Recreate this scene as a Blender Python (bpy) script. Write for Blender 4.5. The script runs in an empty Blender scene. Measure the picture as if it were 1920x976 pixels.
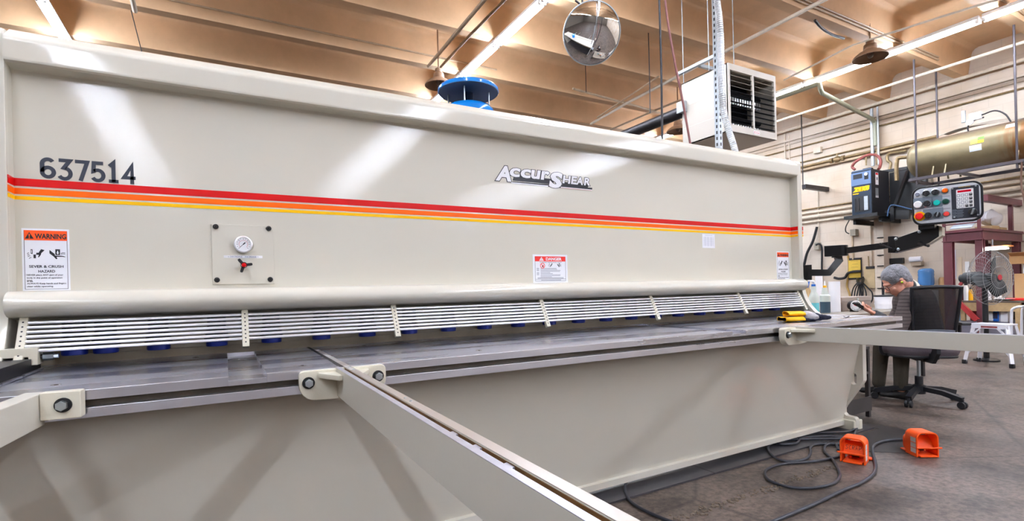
import bpy, bmesh, math, random
from mathutils import Vector, Matrix, Euler
random.seed(7)
PI = math.pi
SC = bpy.context.scene
COL = SC.collection

# ------------------------------------------------------------------ camera
YAW, ROLL, FPX, PPX, PPY, HC = .5095, -.0250, 966., 960., 546., 1.03
_F = Vector((math.sin(YAW), math.cos(YAW), 0)); _R0 = Vector((math.cos(YAW), -math.sin(YAW), 0)); _U0 = Vector((0, 0, 1))
_R = math.cos(ROLL)*_R0 + math.sin(ROLL)*_U0
_U = _R.cross(_F)
cam = bpy.data.cameras.new('camera'); cam_ob = bpy.data.objects.new('camera', cam); COL.objects.link(cam_ob)
cam.sensor_width = 36; cam.lens = FPX/1920*36; cam.shift_y = (PPY-488)/1920; cam.clip_start = .02
cam_ob.matrix_world = Matrix(((_R.x, _U.x, -_F.x, 0), (_R.y, _U.y, -_F.y, 0), (_R.z, _U.z, -_F.z, HC), (0, 0, 0, 1)))
SC.camera = cam_ob
# ------------------------------------------------------------------ world, exposure
w = bpy.data.worlds.new('world'); SC.world = w; w.use_nodes = True
w.node_tree.nodes['Background'].inputs[0].default_value = (.8, .87, 1, 1)
w.node_tree.nodes['Background'].inputs[1].default_value = .3
SC.view_settings.view_transform = 'Standard'; SC.view_settings.look = 'None'
SC.view_settings.exposure = EXPOSURE = 1.98
SC.view_settings.gamma = 1; SC.view_settings.use_curve_mapping = False
TUBE_POWER = 34.0            # emission of the fluorescent tubes
SC.cycles.max_bounces = 8; SC.cycles.diffuse_bounces = 5; SC.cycles.glossy_bounces = 4
SC.cycles.use_denoising = True; SC.cycles.sample_clamp_indirect = 6
SC.cycles.caustics_reflective = False; SC.cycles.caustics_refractive = False

def at(px, py, X=None, Y=None, Z=None):
    "point of the place seen at a pixel of the photograph, on the plane X=, Y= or Z="
    d = _R*((px-PPX)/FPX) - _U*((py-PPY)/FPX) + _F
    c = Vector((0, 0, HC))
    t = X/d.x if X is not None else Y/d.y if Y is not None else (Z-HC)/d.z
    return c + d*t

# ------------------------------------------------------------------ materials
def lin(c):
    f = lambda v: v/12.92 if v <= .04045 else ((v+.055)/1.055)**2.4
    return tuple(f(v/255.) for v in c)
def mat(name, rgb, rough=.5, metal=0., bump=0., scale=50., vary=0., vscale=6., emit=None, estr=1., alpha=1., coat=0., trans=0., ior=1.45, rgb2=None, spec=.5):
    m = bpy.data.materials.new(name); m.use_nodes = True
    nt = m.node_tree; b = nt.nodes['Principled BSDF']; N = nt.nodes.new; L = nt.links.new
    c = lin(rgb)
    b.inputs['Base Color'].default_value = (*c, 1); b.inputs['Roughness'].default_value = rough
    b.inputs['Metallic'].default_value = metal; b.inputs['IOR'].default_value = ior
    b.inputs['Specular IOR Level'].default_value = spec
    if coat: b.inputs['Coat Weight'].default_value = coat; b.inputs['Coat Roughness'].default_value = .045; b.inputs['Coat IOR'].default_value = 1.55
    if trans: b.inputs['Transmission Weight'].default_value = trans
    if alpha < 1: b.inputs['Alpha'].default_value = alpha
    if emit: b.inputs['Emission Color'].default_value = (*lin(emit), 1); b.inputs['Emission Strength'].default_value = estr
    tc = N('ShaderNodeTexCoord')
    if bump:
        n = N('ShaderNodeTexNoise'); n.inputs['Scale'].default_value = scale; n.inputs['Detail'].default_value = 3
        bp = N('ShaderNodeBump'); bp.inputs['Strength'].default_value = bump; bp.inputs['Distance'].default_value = .01
        L(tc.outputs['Object'], n.inputs['Vector']); L(n.outputs['Fac'], bp.inputs['Height']); L(bp.outputs['Normal'], b.inputs['Coat Normal' if coat else 'Normal'])
    if vary or rgb2:
        n = N('ShaderNodeTexNoise'); n.inputs['Scale'].default_value = vscale; n.inputs['Detail'].default_value = 6; n.inputs['Roughness'].default_value = .65
        r = N('ShaderNodeValToRGB'); r.color_ramp.elements[0].position = .35; r.color_ramp.elements[1].position = .65
        d = lin(rgb2) if rgb2 else tuple(v*(1-vary) for v in c)
        r.color_ramp.elements[0].color = (*d, 1); r.color_ramp.elements[1].color = (*c, 1)
        L(tc.outputs['Object'], n.inputs['Vector']); L(n.outputs['Fac'], r.inputs['Fac']); L(r.outputs['Color'], b.inputs['Base Color'])
    return m

# ------------------------------------------------------------------ mesh building
def V(*a): return Vector(a)
class MB:
    "collects shapes, builds ONE mesh object"
    def __init__(s): s.bm = bmesh.new(); s.mats = []
    def mi(s, m):
        if m is None: return 0
        if m not in s.mats: s.mats.append(m)
        return s.mats.index(m)
    def _fin(s, verts, m, smooth=True):
        i = s.mi(m); vs = set(verts)
        for f in {f for v in vs for f in v.link_faces}: f.material_index = i; f.smooth = smooth
    def box(s, lo, hi, bev=0., m=None, M=None, seg=2):
        lo, hi = Vector(lo), Vector(hi)
        r = bmesh.ops.create_cube(s.bm, size=1)['verts']
        for v in r: v.co = Vector([(lo[i]+hi[i])/2 + v.co[i]*(hi[i]-lo[i]) for i in range(3)])
        if bev:
            es = list({e for v in r for e in v.link_edges})
            fs0 = set(f for v in r for f in v.link_faces)
            q = bmesh.ops.bevel(s.bm, geom=es, offset=bev, segments=seg, affect='EDGES', profile=.5)
            r = list({v for f in q['faces'] for v in f.verts} | {v for f in fs0 if f.is_valid for v in f.verts})
        if M is not None: bmesh.ops.transform(s.bm, matrix=M, verts=r)
        s._fin(r, m); return s
    def cbox(s, c, size, bev=0., m=None, rot=None):
        c = Vector(c); h = Vector(size)/2
        M = Matrix.Translation(c) @ (rot.to_matrix().to_4x4() if isinstance(rot, Euler) else rot if rot is not None else Matrix())
        return s.box(-h, h, bev, m, M)
    def cyl(s, p0, p1, r, r2=None, seg=20, m=None, caps=True, bev=0.):
        p0, p1 = Vector(p0), Vector(p1); d = p1-p0; L = d.length
        q = d.to_track_quat('Z', 'Y').to_matrix().to_4x4()
        o = bmesh.ops.create_cone(s.bm, cap_ends=caps, segments=seg, radius1=r, radius2=r if r2 is None else r2, depth=L)['verts']
        if bev:
            es = [e for e in {e for v in o for e in v.link_edges} if len({round(v.co.z, 6) for v in e.verts}) == 1]
            fs0 = set(f for v in o for f in v.link_faces)
            k = bmesh.ops.bevel(s.bm, geom=es, offset=bev, segments=2, affect='EDGES', profile=.5)
            o = list({v for f in k['faces'] for v in f.verts} | {v for f in fs0 if f.is_valid for v in f.verts})
        bmesh.ops.transform(s.bm, matrix=Matrix.Translation((p0+p1)/2) @ q, verts=o)
        s._fin(o, m); return s
    def sph(s, c, r, sc=(1, 1, 1), m=None, seg=20, rot=None):
        o = bmesh.ops.create_uvsphere(s.bm, u_segments=seg, v_segments=max(8, seg*2//3), radius=r)['verts']
        M = Matrix.Translation(Vector(c)) @ (rot.to_matrix().to_4x4() if rot is not None else Matrix()) @ Matrix.Diagonal((*sc, 1))
        bmesh.ops.transform(s.bm, matrix=M, verts=o); s._fin(o, m); return s
    def lathe(s, prof, o=(0, 0, 0), axis=(0, 0, 1), seg=28, m=None):
        "profile [(radius, height)] turned about axis"
        q = Vector(axis).normalized().to_track_quat('Z', 'Y').to_matrix(); o = Vector(o)
        rings = []
        for r, h in prof:
            if r < 1e-6: rings.append([s.bm.verts.new(o + q @ V(0, 0, h))])
            else: rings.append([s.bm.verts.new(o + q @ V(r*math.cos(2*PI*k/seg), r*math.sin(2*PI*k/seg), h)) for k in range(seg)])
        for a, b in zip(rings, rings[1:]):
            for k in range(seg):
                k2 = (k+1) % seg
                f = [a[k % len(a)], a[k2 % len(a)], b[k2 % len(b)], b[k % len(b)]]
                f2 = []
                for v in f:
                    if v not in f2: f2.append(v)
                if len(f2) > 2:
                    try: s.bm.faces.new(f2)
                    except ValueError: pass
        s._fin([v for r in rings for v in r], m); return s
    def tube(s, pts, r, seg=10, m=None, smooth_n=0, closed=False, caps=True):
        "round tube along points; smooth_n > 0 rounds the path (Catmull-Rom)"
        P = [Vector(p) for p in pts]
        if smooth_n: P = spline(P, smooth_n, closed)
        n = len(P); rings = []; prev = None
        for i, p in enumerate(P):
            a = P[i-1] if (i or closed) else P[0]; b = P[(i+1) % n] if (i < n-1 or closed) else P[-1]
            t = (b-a).normalized()
            if prev is None: u = t.orthogonal().normalized()
            else: u = (prev - t*prev.dot(t)); u = u.normalized() if u.length > 1e-6 else t.orthogonal().normalized()
            prev = u; w_ = t.cross(u)
            rr = r[i] if isinstance(r, (list, tuple)) else r
            rings.append([s.bm.verts.new(p + (u*math.cos(2*PI*k/seg) + w_*math.sin(2*PI*k/seg))*rr) for k in range(seg)])
        pr = list(zip(rings, rings[1:])) + ([(rings[-1], rings[0])] if closed else [])
        for a, b in pr:
            for k in range(seg): s.bm.faces.new((a[k], a[(k+1) % seg], b[(k+1) % seg], b[k]))
        if caps and not closed: s.bm.faces.new(rings[0][::-1]); s.bm.faces.new(rings[-1])
        s._fin([v for q in rings for v in q], m); return s
    def prism(s, poly, d0, d1, axis='X', m=None, bev=0., holes=(), smooth=True):
        "polygon extruded along an axis; poly in the other two axes, in order (X: y,z; Y: x,z; Z: x,y)"
        def P(a, b, d): return {'X': V(d, a, b), 'Y': V(a, d, b), 'Z': V(a, b, d)}[axis]
        bm = bmesh.new()
        if holes:
            loops = [list(poly)] + [list(h) for h in holes]; es = []
            for lp in loops:
                vs = [bm.verts.new(P(a, b, d0)) for a, b in lp]
                es += [bm.edges.new((vs[k], vs[(k+1) % len(vs)])) for k in range(len(vs))]
            bmesh.ops.triangle_fill(bm, edges=es, use_beauty=True)
            fs = list(bm.faces)
        else:
            fs = [bm.faces.new([bm.verts.new(P(a, b, d0)) for a, b in poly])]
        ex = bmesh.ops.extrude_face_region(bm, geom=fs)
        off = P(0, 0, d1-d0)
        for v in ex['geom']:
            if isinstance(v, bmesh.types.BMVert): v.co += off
        if not holes: pass
        bmesh.ops.recalc_face_normals(bm, faces=bm.faces)
        if bev:
            es = [e for e in bm.edges if len(e.link_faces) == 2 and e.calc_face_angle(0) > .6]
            bmesh.ops.bevel(bm, geom=es, offset=bev, segments=2, affect='EDGES', profile=.5, clamp_overlap=True)
        s.add(bm, m, smooth); return s
    def add(s, bm2, m=None, smooth=True, M=None):
        mp = {}
        i = s.mi(m)
        for v in bm2.verts: mp[v] = s.bm.verts.new(M @ v.co if M is not None else v.co)
        for f in bm2.faces:
            try:
                g = s.bm.faces.new([mp[v] for v in f.verts]); g.material_index = i; g.smooth = smooth
            except ValueError: pass
        bm2.free(); return s
    def quad(s, pts, m=None):
        f = s.bm.faces.new([s.bm.verts.new(Vector(p)) for p in pts]); f.material_index = s.mi(m); return s
    def grid(s, fn, nu, nv, m=None, closed_u=False):
        "surface fn(u, v) with u, v in 0..1"
        R_ = [[s.bm.verts.new(Vector(fn(i/(nu if closed_u else nu-1), j/(nv-1)))) for i in range(nu)] for j in range(nv)]
        for j in range(nv-1):
            for i in range(nu if closed_u else nu-1):
                i2 = (i+1) % nu
                s.bm.faces.new((R_[j][i], R_[j][i2], R_[j+1][i2], R_[j+1][i]))
        s._fin([v for r in R_ for v in r], m); return s
    def build(s, name, m=None, parent=None, loc=None, M=None, ang=35):
        me = bpy.data.meshes.new(name)
        if M is not None: bmesh.ops.transform(s.bm, matrix=M, verts=s.bm.verts)
        s.bm.to_mesh(me); s.bm.free()
        for k in (s.mats or [m]): me.materials.append(k)
        me.set_sharp_from_angle(angle=math.radians(ang))
        o = bpy.data.objects.new(name, me); COL.objects.link(o)
        wn = o.modifiers.new('weighted_normal', 'WEIGHTED_NORMAL'); wn.keep_sharp = True; wn.weight = 80
        if parent is not None: o.parent = parent
        if loc is not None: o.location = loc
        return o
def spline(P, n, closed=False):
    out = []; N = len(P)
    rng = range(N) if closed else range(N-1)
    for i in rng:
        p0 = P[(i-1) % N] if closed or i else P[0]*2-P[1]
        p1, p2 = P[i], P[(i+1) % N]
        p3 = P[(i+2) % N] if closed or i+2 < N else P[-1]*2-P[-2]
        for k in range(n):
            t = k/n
            out.append(.5*((2*p1)+(p2-p0)*t+(2*p0-5*p1+4*p2-p3)*t*t+(3*p1-p0-3*p2+p3)*t**3))
    if not closed: out.append(P[-1])
    return out
def arc(cx, cy, r, a0, a1, n=6):
    return [(cx+r*math.cos(math.radians(a0+(a1-a0)*k/n)), cy+r*math.sin(math.radians(a0+(a1-a0)*k/n))) for k in range(n+1)]
def rrect(x0, y0, x1, y1, r, n=5):
    return arc(x1-r, y1-r, r, 0, 90, n)+arc(x0+r, y1-r, r, 90, 180, n)+arc(x0+r, y0+r, r, 180, 270, n)+arc(x1-r, y0+r, r, 270, 360, n)
def tag(o, label=None, cat=None, group=None, kind=None):
    if label: o['label'] = label
    if cat: o['category'] = cat
    if group: o['group'] = group
    if kind: o['kind'] = kind
    return o
def thing(name, label, cat, loc=(0, 0, 0), rz=0, group=None):
    o = bpy.data.objects.new(name, None); COL.objects.link(o); o.empty_display_size = .1
    o.location = loc; o.rotation_euler = (0, 0, rz)
    return tag(o, label, cat, group)
def struct(o): o['kind'] = 'structure'; return o
KIDS = {}
def copy_thing(src, loc, rz=None, label=None, group=None):
    r = src.copy(); COL.objects.link(r); r.location = loc
    if rz is not None: r.rotation_euler = (0, 0, rz)
    tag(r, label, None, group)
    for ch in src.children:
        c = ch.copy(); COL.objects.link(c); c.parent = r
        for g in ch.children:
            d = g.copy(); COL.objects.link(d); d.parent = c
    return r
# text and flat marks: thin raised lettering meshes in a local frame (x right, y up, z out)
def text_bm(txt, size, bold=0., shear=0., depth=.0004, spacing=1., align='CENTER'):
    cu = bpy.data.curves.new('lettering', 'FONT'); cu.body = txt; cu.size = size; cu.offset = bold; cu.shear = shear
    cu.extrude = depth/2; cu.align_x = align; cu.align_y = 'CENTER'; cu.space_character = spacing; cu.resolution_u = 3
    o = bpy.data.objects.new('lettering', cu); COL.objects.link(o)
    dg = bpy.context.evaluated_depsgraph_get(); dg.update()
    me = bpy.data.meshes.new_from_object(o.evaluated_get(dg))
    bm = bmesh.new(); bm.from_mesh(me)
    bpy.data.objects.remove(o); bpy.data.curves.remove(cu); bpy.data.meshes.remove(me)
    return bm
def frame(o, right, up):
    r = Vector(right).normalized(); u = Vector(up).normalized(); n = r.cross(u)
    o = Vector(o)
    return Matrix(((r.x, u.x, n.x, o.x), (r.y, u.y, n.y, o.y), (r.z, u.z, n.z, o.z), (0, 0, 0, 1)))
def text(mb, txt, size, F, x=0, y=0, z=.0006, m=None, sx=1., **k):
    mb.add(text_bm(txt, size, **k), m, False, F @ Matrix.Translation((x, y, z)) @ Matrix.Diagonal((sx, 1, 1, 1)))
def text_fit(mb, txt, F, x0, y0, x1, y1, z=.0006, m=None, bold=0., shear=0., depth=.0004, grow=0.):
    "lettering stretched to fill a rectangle; grow adds an outline of that width"
    bm = text_bm(txt, 1, bold=bold, depth=1)
    xs = [v.co.x for v in bm.verts]; ys = [v.co.y for v in bm.verts]
    a, b, c, d = min(xs), max(xs), min(ys), max(ys)
    if grow:
        sc = (x1-x0)/(b-a); bm.free(); bm = text_bm(txt, 1, bold=bold+grow/sc, depth=1)
    for v in bm.verts:
        X = x0+(v.co.x-a)/(b-a)*(x1-x0); Y = y0+(v.co.y-c)/(d-c)*(y1-y0)
        v.co = Vector((X+shear*(Y-y0), Y, z+(depth if v.co.z > 0 else 0)))
    mb.add(bm, m, False, F)
def flat(mb, poly, F, z0=0., z1=.0006, m=None):
    bm = bmesh.new()
    f = bm.faces.new([bm.verts.new((x, y, z0)) for x, y in poly])
    ex = bmesh.ops.extrude_face_region(bm, geom=[f])
    for v in ex['geom']:
        if isinstance(v, bmesh.types.BMVert): v.co.z = z1
    bmesh.ops.recalc_face_normals(bm, faces=bm.faces)
    mb.add(bm, m, False, F)
def rect(x0, y0, x1, y1): return [(x0, y0), (x1, y0), (x1, y1), (x0, y1)]
def disc(x, y, r, n=20): return [(x+r*math.cos(2*PI*k/n), y+r*math.sin(2*PI*k/n)) for k in range(n)]
def stroke(mb, pts, wd, F, z0=0., z1=.0006, m=None, closed=False):
    "flat mitred ribbon along points"
    P = [Vector((*p, 0)) for p in pts]; n = len(P); Lf, Rt = [], []
    for i, p in enumerate(P):
        a = P[i-1] if i or closed else None; b = P[(i+1) % n] if i < n-1 or closed else None
        d1 = (p-a).normalized() if a is not None else (b-p).normalized(); d2 = (b-p).normalized() if b is not None else d1
        t = (d1+d2).normalized(); nrm = V(-t.y, t.x, 0); k = max(.35, nrm.dot(V(-d1.y, d1.x, 0)))
        Lf.append(p+nrm*wd/2/k); Rt.append(p-nrm*wd/2/k)
    rng = range(n) if closed else range(n-1)
    for i in rng:
        j = (i+1) % n
        flat(mb, [(v.x, v.y) for v in (Rt[i], Rt[j], Lf[j], Lf[i])], F, z0, z1, m)
# ------------------------------------------------------------------ shared materials
M_CREAM = mat('cream machine paint', (211, 207, 194), .5, bump=.026, scale=150., coat=.7, spec=.3)
M_CREAM2 = mat('cream bracket paint', (213, 208, 190), .32, bump=.06, scale=120.)
M_STEEL = mat('ground steel', (150, 150, 158), .26, metal=1.)
M_CHROME = mat('bright rod', (240, 240, 244), .3, metal=.55)
M_ZINC = mat('zinc plated', (190, 200, 206), .28, metal=1.)
M_GALV = mat('galvanised', (178, 184, 188), .42, metal=.6, vary=.15, vscale=20)
M_DARKSTEEL = mat('dark steel', (58, 56, 58), .42, metal=.7, vary=.3, vscale=14)
M_BLACK = mat('black paint', (20, 20, 22), .38)
M_BLACKP = mat('black plastic', (26, 26, 30), .5)
M_RUBBER = mat('black rubber', (22, 23, 27), .55, bump=.1, scale=90)
M_WHITE = mat('white', (238, 238, 242), .4)
M_WHITEP = mat('white enamel', (240, 240, 240), .35)
M_INK = mat('dark ink', (30, 32, 40), .5)
M_INKN = mat('navy ink', (42, 48, 62), .45)
M_RED = mat('red paint', (206, 6, 10), .35, spec=.25)
M_ORANGE = mat('orange paint', (250, 104, 2), .35, spec=.25)
M_YELLOW = mat('yellow paint', (250, 194, 0), .35, spec=.25)
M_BLUE = mat('blue pad', (18, 42, 150), .4)
M_TAN = mat('tan painted pipe', (196, 172, 142), .45, vary=.25, vscale=8)
M_TANL = mat('pale painted pipe', (222, 208, 188), .45, vary=.2, vscale=8)
M_BRASS = mat('brown metal pipe', (150, 128, 92), .4, metal=.5, vary=.35, vscale=12)
M_CARD = mat('cardboard', (180, 142, 98), .8, vary=.15)
M_WOOD = mat('pale wood', (196, 166, 120), .65, vary=.25, vscale=10)
M_MAROON = mat('maroon steel paint', (104, 50, 56), .42, vary=.2, vscale=5)

def brushed(m, sx, sy):
    "streaks along X in the gloss and tone of ground steel"
    nt = m.node_tree; N = nt.nodes.new; L = nt.links.new; b = nt.nodes['Principled BSDF']
    tc = N('ShaderNodeTexCoord'); mp = N('ShaderNodeMapping'); mp.inputs['Scale'].default_value = (sx, sy, sy)
    n = N('ShaderNodeTexNoise'); n.inputs['Scale'].default_value = 1; n.inputs['Detail'].default_value = 6
    L(tc.outputs['Object'], mp.inputs['Vector']); L(mp.outputs['Vector'], n.inputs['Vector'])
    r = N('ShaderNodeMapRange'); r.inputs['From Min'].default_value = .3; r.inputs['From Max'].default_value = .7
    r.inputs['To Min'].default_value = .22; r.inputs['To Max'].default_value = .36
    L(n.outputs['Fac'], r.inputs['Value']); L(r.outputs['Result'], b.inputs['Roughness'])
    c = N('ShaderNodeValToRGB'); c.color_ramp.elements[0].position = .3; c.color_ramp.elements[1].position = .7
    c.color_ramp.elements[0].color = (*lin((206, 207, 216)), 1); c.color_ramp.elements[1].color = (*lin((228, 229, 238)), 1)
    L(n.outputs['Fac'], c.inputs['Fac']); L(c.outputs['Color'], b.inputs['Base Color'])
brushed(M_STEEL, .8, 9)

def floor_mat():
    m = bpy.data.materials.new('worn concrete floor'); m.use_nodes = True
    nt = m.node_tree; b = nt.nodes['Principled BSDF']; N = nt.nodes.new; L = nt.links.new
    tc = N('ShaderNodeTexCoord')
    def noise(sc, det=8, rg=.6):
        n = N('ShaderNodeTexNoise'); n.inputs['Scale'].default_value = sc; n.inputs['Detail'].default_value = det; n.inputs['Roughness'].default_value = rg
        L(tc.outputs['Object'], n.inputs['Vector']); return n.outputs['Fac']
    def ramp(f, p0, c0, p1, c1):
        r = N('ShaderNodeValToRGB'); r.color_ramp.elements[0].position = p0; r.color_ramp.elements[1].position = p1
        r.color_ramp.elements[0].color = (*lin(c0), 1); r.color_ramp.elements[1].color = (*lin(c1), 1); L(f, r.inputs['Fac']); return r.outputs['Color']
    def mix(f, a, c, bt='MIX'):
        x = N('ShaderNodeMix'); x.data_type = 'RGBA'; x.blend_type = bt
        if isinstance(f, float): x.inputs[0].default_value = f
        else: L(f, x.inputs[0])
        L(a, x.inputs[6]); L(c, x.inputs[7]); return x.outputs[2]
    base = ramp(noise(1.1), .35, (82, 71, 63), .68, (124, 108, 97))
    fine = ramp(noise(34, 5, .7), .36, (96, 90, 86), .6, (255, 255, 255))
    c = mix(.75, base, fine, 'MULTIPLY')
    blot = ramp(noise(2.6, 10, .72), .36, (92, 84, 80), .5, (255, 255, 255))
    c = mix(.8, c, blot, 'MULTIPLY')
    v = N('ShaderNodeTexVoronoi'); v.feature = 'DISTANCE_TO_EDGE'; v.inputs['Scale'].default_value = .42; L(tc.outputs['Object'], v.inputs['Vector'])
    cr = ramp(v.outputs['Distance'], .0, (70, 64, 60), .006, (255, 255, 255))
    c = mix(.6, c, cr, 'MULTIPLY')
    L(c, b.inputs['Base Color'])
    rr = N('ShaderNodeMapRange'); rr.inputs['To Min'].default_value = .32; rr.inputs['To Max'].default_value = .62; L(noise(3.), rr.inputs['Value']); L(rr.outputs['Result'], b.inputs['Roughness'])
    bp = N('ShaderNodeBump'); bp.inputs['Strength'].default_value = .15; bp.inputs['Distance'].default_value = .01; L(noise(40, 6), bp.inputs['Height']); L(bp.outputs['Normal'], b.inputs['Normal'])
    return m
M_FLOOR = floor_mat()

def block_mat():
    "painted concrete block"
    m = mat('painted block wall', (240, 228, 212), .6); nt = m.node_tree; b = nt.nodes['Principled BSDF']; N = nt.nodes.new; L = nt.links.new
    tc = N('ShaderNodeTexCoord'); sp = N('ShaderNodeSeparateXYZ'); cb = N('ShaderNodeCombineXYZ')
    L(tc.outputs['Object'], sp.inputs[0]); L(sp.outputs['Y'], cb.inputs['X']); L(sp.outputs['Z'], cb.inputs['Y'])
    br = N('ShaderNodeTexBrick'); br.inputs['Scale'].default_value = 1; br.inputs['Brick Width'].default_value = .41; br.inputs['Row Height'].default_value = .205; br.inputs['Mortar Size'].default_value = .006
    br.inputs['Color1'].default_value = (1, 1, 1, 1); br.inputs['Color2'].default_value = (.96, .96, .96, 1); br.inputs['Mortar'].default_value = (.72, .72, .72, 1)
    L(cb.outputs[0], br.inputs['Vector'])
    bp = N('ShaderNodeBump'); bp.inputs['Strength'].default_value = .25; bp.inputs['Distance'].default_value = .01
    L(br.outputs['Color'], bp.inputs['Height']); L(bp.outputs['Normal'], b.inputs['Normal'])
    n = N('ShaderNodeTexNoise'); n.inputs['Scale'].default_value = .9; n.inputs['Detail'].default_value = 8; L(tc.outputs['Object'], n.inputs['Vector'])
    r = N('ShaderNodeValToRGB'); r.color_ramp.elements[0].position = .32; r.color_ramp.elements[0].color = (*lin((196, 175, 150)), 1); r.color_ramp.elements[1].position = .6; r.color_ramp.elements[1].color = (*lin((210, 197, 181)), 1)
    L(n.outputs['Fac'], r.inputs['Fac'])
    x = N('ShaderNodeMix'); x.data_type = 'RGBA'; x.blend_type = 'MULTIPLY'; x.inputs[0].default_value = .35
    L(r.outputs['Color'], x.inputs[6]); L(br.outputs['Color'], x.inputs[7]); L(x.outputs[2], b.inputs['Base Color'])
    return m
M_BLOCK = block_mat()
M_CEIL = mat('tan painted concrete', (223, 185, 144), .62, bump=.08, scale=14, vary=.16, vscale=1.6)
M_PLAIN = mat('plain wall paint', (120, 110, 98), .6, vary=.1, vscale=1)

# ------------------------------------------------------------------ the hall
X0, X1, Y0, Y1, BZ, SZ = -9., 12.8, -19., 16.5, 5.0, 5.52     # BZ: underside of the joists, SZ: slab
struct(MB().box((X0-.2, Y0-.2, -.2), (X1+.2, Y1+.2, 0)).build('floor', M_FLOOR))
struct(MB().box((X0-.2, Y0-.2, SZ), (X1+.2, Y1+.2, SZ+.25)).build('ceiling', M_CEIL))
struct(MB().box((X1, Y0-.2, 0), (X1+.2, Y1+.2, SZ)).build('wall_right', M_BLOCK))
struct(MB().box((X0-.2, Y0-.2, 0), (X0, Y1+.2, SZ)).build('wall_left', M_PLAIN))
struct(MB().box((X0, Y1, 0), (X1, Y1+.2, SZ)).build('wall_back', M_PLAIN))
struct(MB().box((X0, Y0-.2, 0), (X1, Y0, SZ)).build('wall_front', M_PLAIN))
for k in range(-19, 8):
    yb = 7.117+1.357*k
    # tapered joist with coved top corners where it meets the slab
    pr = [(yb, BZ), (yb-.06, SZ-.12), (yb-.08, SZ-.06), (yb-.12, SZ-.02), (yb-.2, SZ+.01), (yb+.36, SZ+.01), (yb+.28, SZ-.02), (yb+.24, SZ-.06), (yb+.22, SZ-.12), (yb+.16, BZ)]
    if yb-.2 > Y0 and yb+.36 < Y1:
        struct(MB().prism(pr, X0, X1, 'X', M_CEIL).build('ceiling_beam', M_CEIL))
# ledge along the top of the block wall
struct(MB().box((X1-.06, Y0, 4.70), (X1, Y1, 4.76), .01).build('trim_1', M_BLOCK))

# ------------------------------------------------------------------ fluorescent strips: a 4 ft two-tube batten in each joist bay
M_TUBE = mat('lit fluorescent tube', (255, 255, 255), .4, emit=(228, 238, 255), estr=TUBE_POWER)
M_HOUS = mat('white batten', (228, 228, 230), .4)
def make_light():
    t = thing('fluorescent_light', 'x', 'light', (0, 0, 0))
    MB().prism([(-.065, .0), (-.05, .055), (.05, .055), (.065, 0)], -.66, .66, 'Y').build('housing', M_HOUS, t)
    for sx in (-.04, .04):
        MB().cyl((sx, -.615, -.028), (sx, .615, -.028), .019, seg=12).build('tube', M_TUBE, t)
        for sy in (-.64, .64):
            MB().box((sx-.016, sy-.022, -.055), (sx+.016, sy+.022, .002), .004).build('socket', M_WHITEP, t)
    return t
LIGHT = None
LZ = 4.945
for X, yj, nm in ((-1.97, 8.62, 'far left'), (3.84, 7.16, 'middle'), (10.03, 3.27, 'right')):
    for k in range(-26, 10):
        yc = yj + .68 + 1.36*k
        if yc < Y0+1 or yc > Y1-1: continue
        # keep lit battens every bay ahead of the machine and behind the photographer
        loc = (X, yc, LZ)
        vis = {'far left': 7.5 < yc < 10.5, 'middle': 5 < yc < 10.5, 'right': 1.9 < yc < 12}[nm]
        if nm == 'far left': lab = 'lit fluorescent tube light at the top left above the machine corner'
        elif nm == 'middle': lab = 'lit fluorescent tube light in the slanting row above the blue drum'
        else: lab = 'lit fluorescent tube light in the row running along the block wall'
        if not vis: lab = 'lit fluorescent tube light out of the picture overhead'
        g = ('ceiling lights in the %s row' % nm) if vis else 'ceiling lights out of the picture'
        if LIGHT is None:
            LIGHT = make_light(); LIGHT.location = loc; tag(LIGHT, lab, None, g); o = LIGHT
        else: o = copy_thing(LIGHT, loc, None, lab, g)
# ------------------------------------------------------------------ the shear
XL, XR, PY = -.63, 3.80, 2.40          # inner faces of the side frames, plane of the front plate
SH = thing('metal_shear', 'huge cream hydraulic metal shear with red, orange and yellow stripes', 'machine', (1.58, 2.4, 0))
_so = Vector((1.58, 2.4, 0))
def shp(mb, name, m=None, parent=None, ang=35):
    "a part of the shear, built in hall coordinates"
    o = mb.build(name, m, parent or SH, ang=ang, M=Matrix.Translation(-_so))
    return o
# front housing plate: rolled top edge, flat panel, bull nose
prof = [(2.62, 1.985), (2.41, 1.985), (2.395, 1.98), (2.345, 1.945), (2.335, 1.935), (2.33, 1.92), (2.33, 1.862), (2.333, 1.853), (2.341, 1.848), (2.385, 1.846), (2.394, 1.842), (2.4, 1.832)]
prof += [(2.4, 1.075)]
prof += [(2.398, 1.071)]
prof += [(2.335+.062*math.cos(math.radians(a)), 1.027+.045*math.sin(math.radians(a))) for a in range(78, 91, 6)][::1]
prof += [(2.335-.062*math.sin(math.radians(a)), 1.027+.045*math.cos(math.radians(a))) for a in range(10, 171, 10)]
prof += [(2.36, .976), (2.40, .974), (2.40, .965), (2.62, .965)]
shp(MB().prism(prof, XL, XR, 'X'), 'front_plate', M_CREAM, ang=28)
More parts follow.
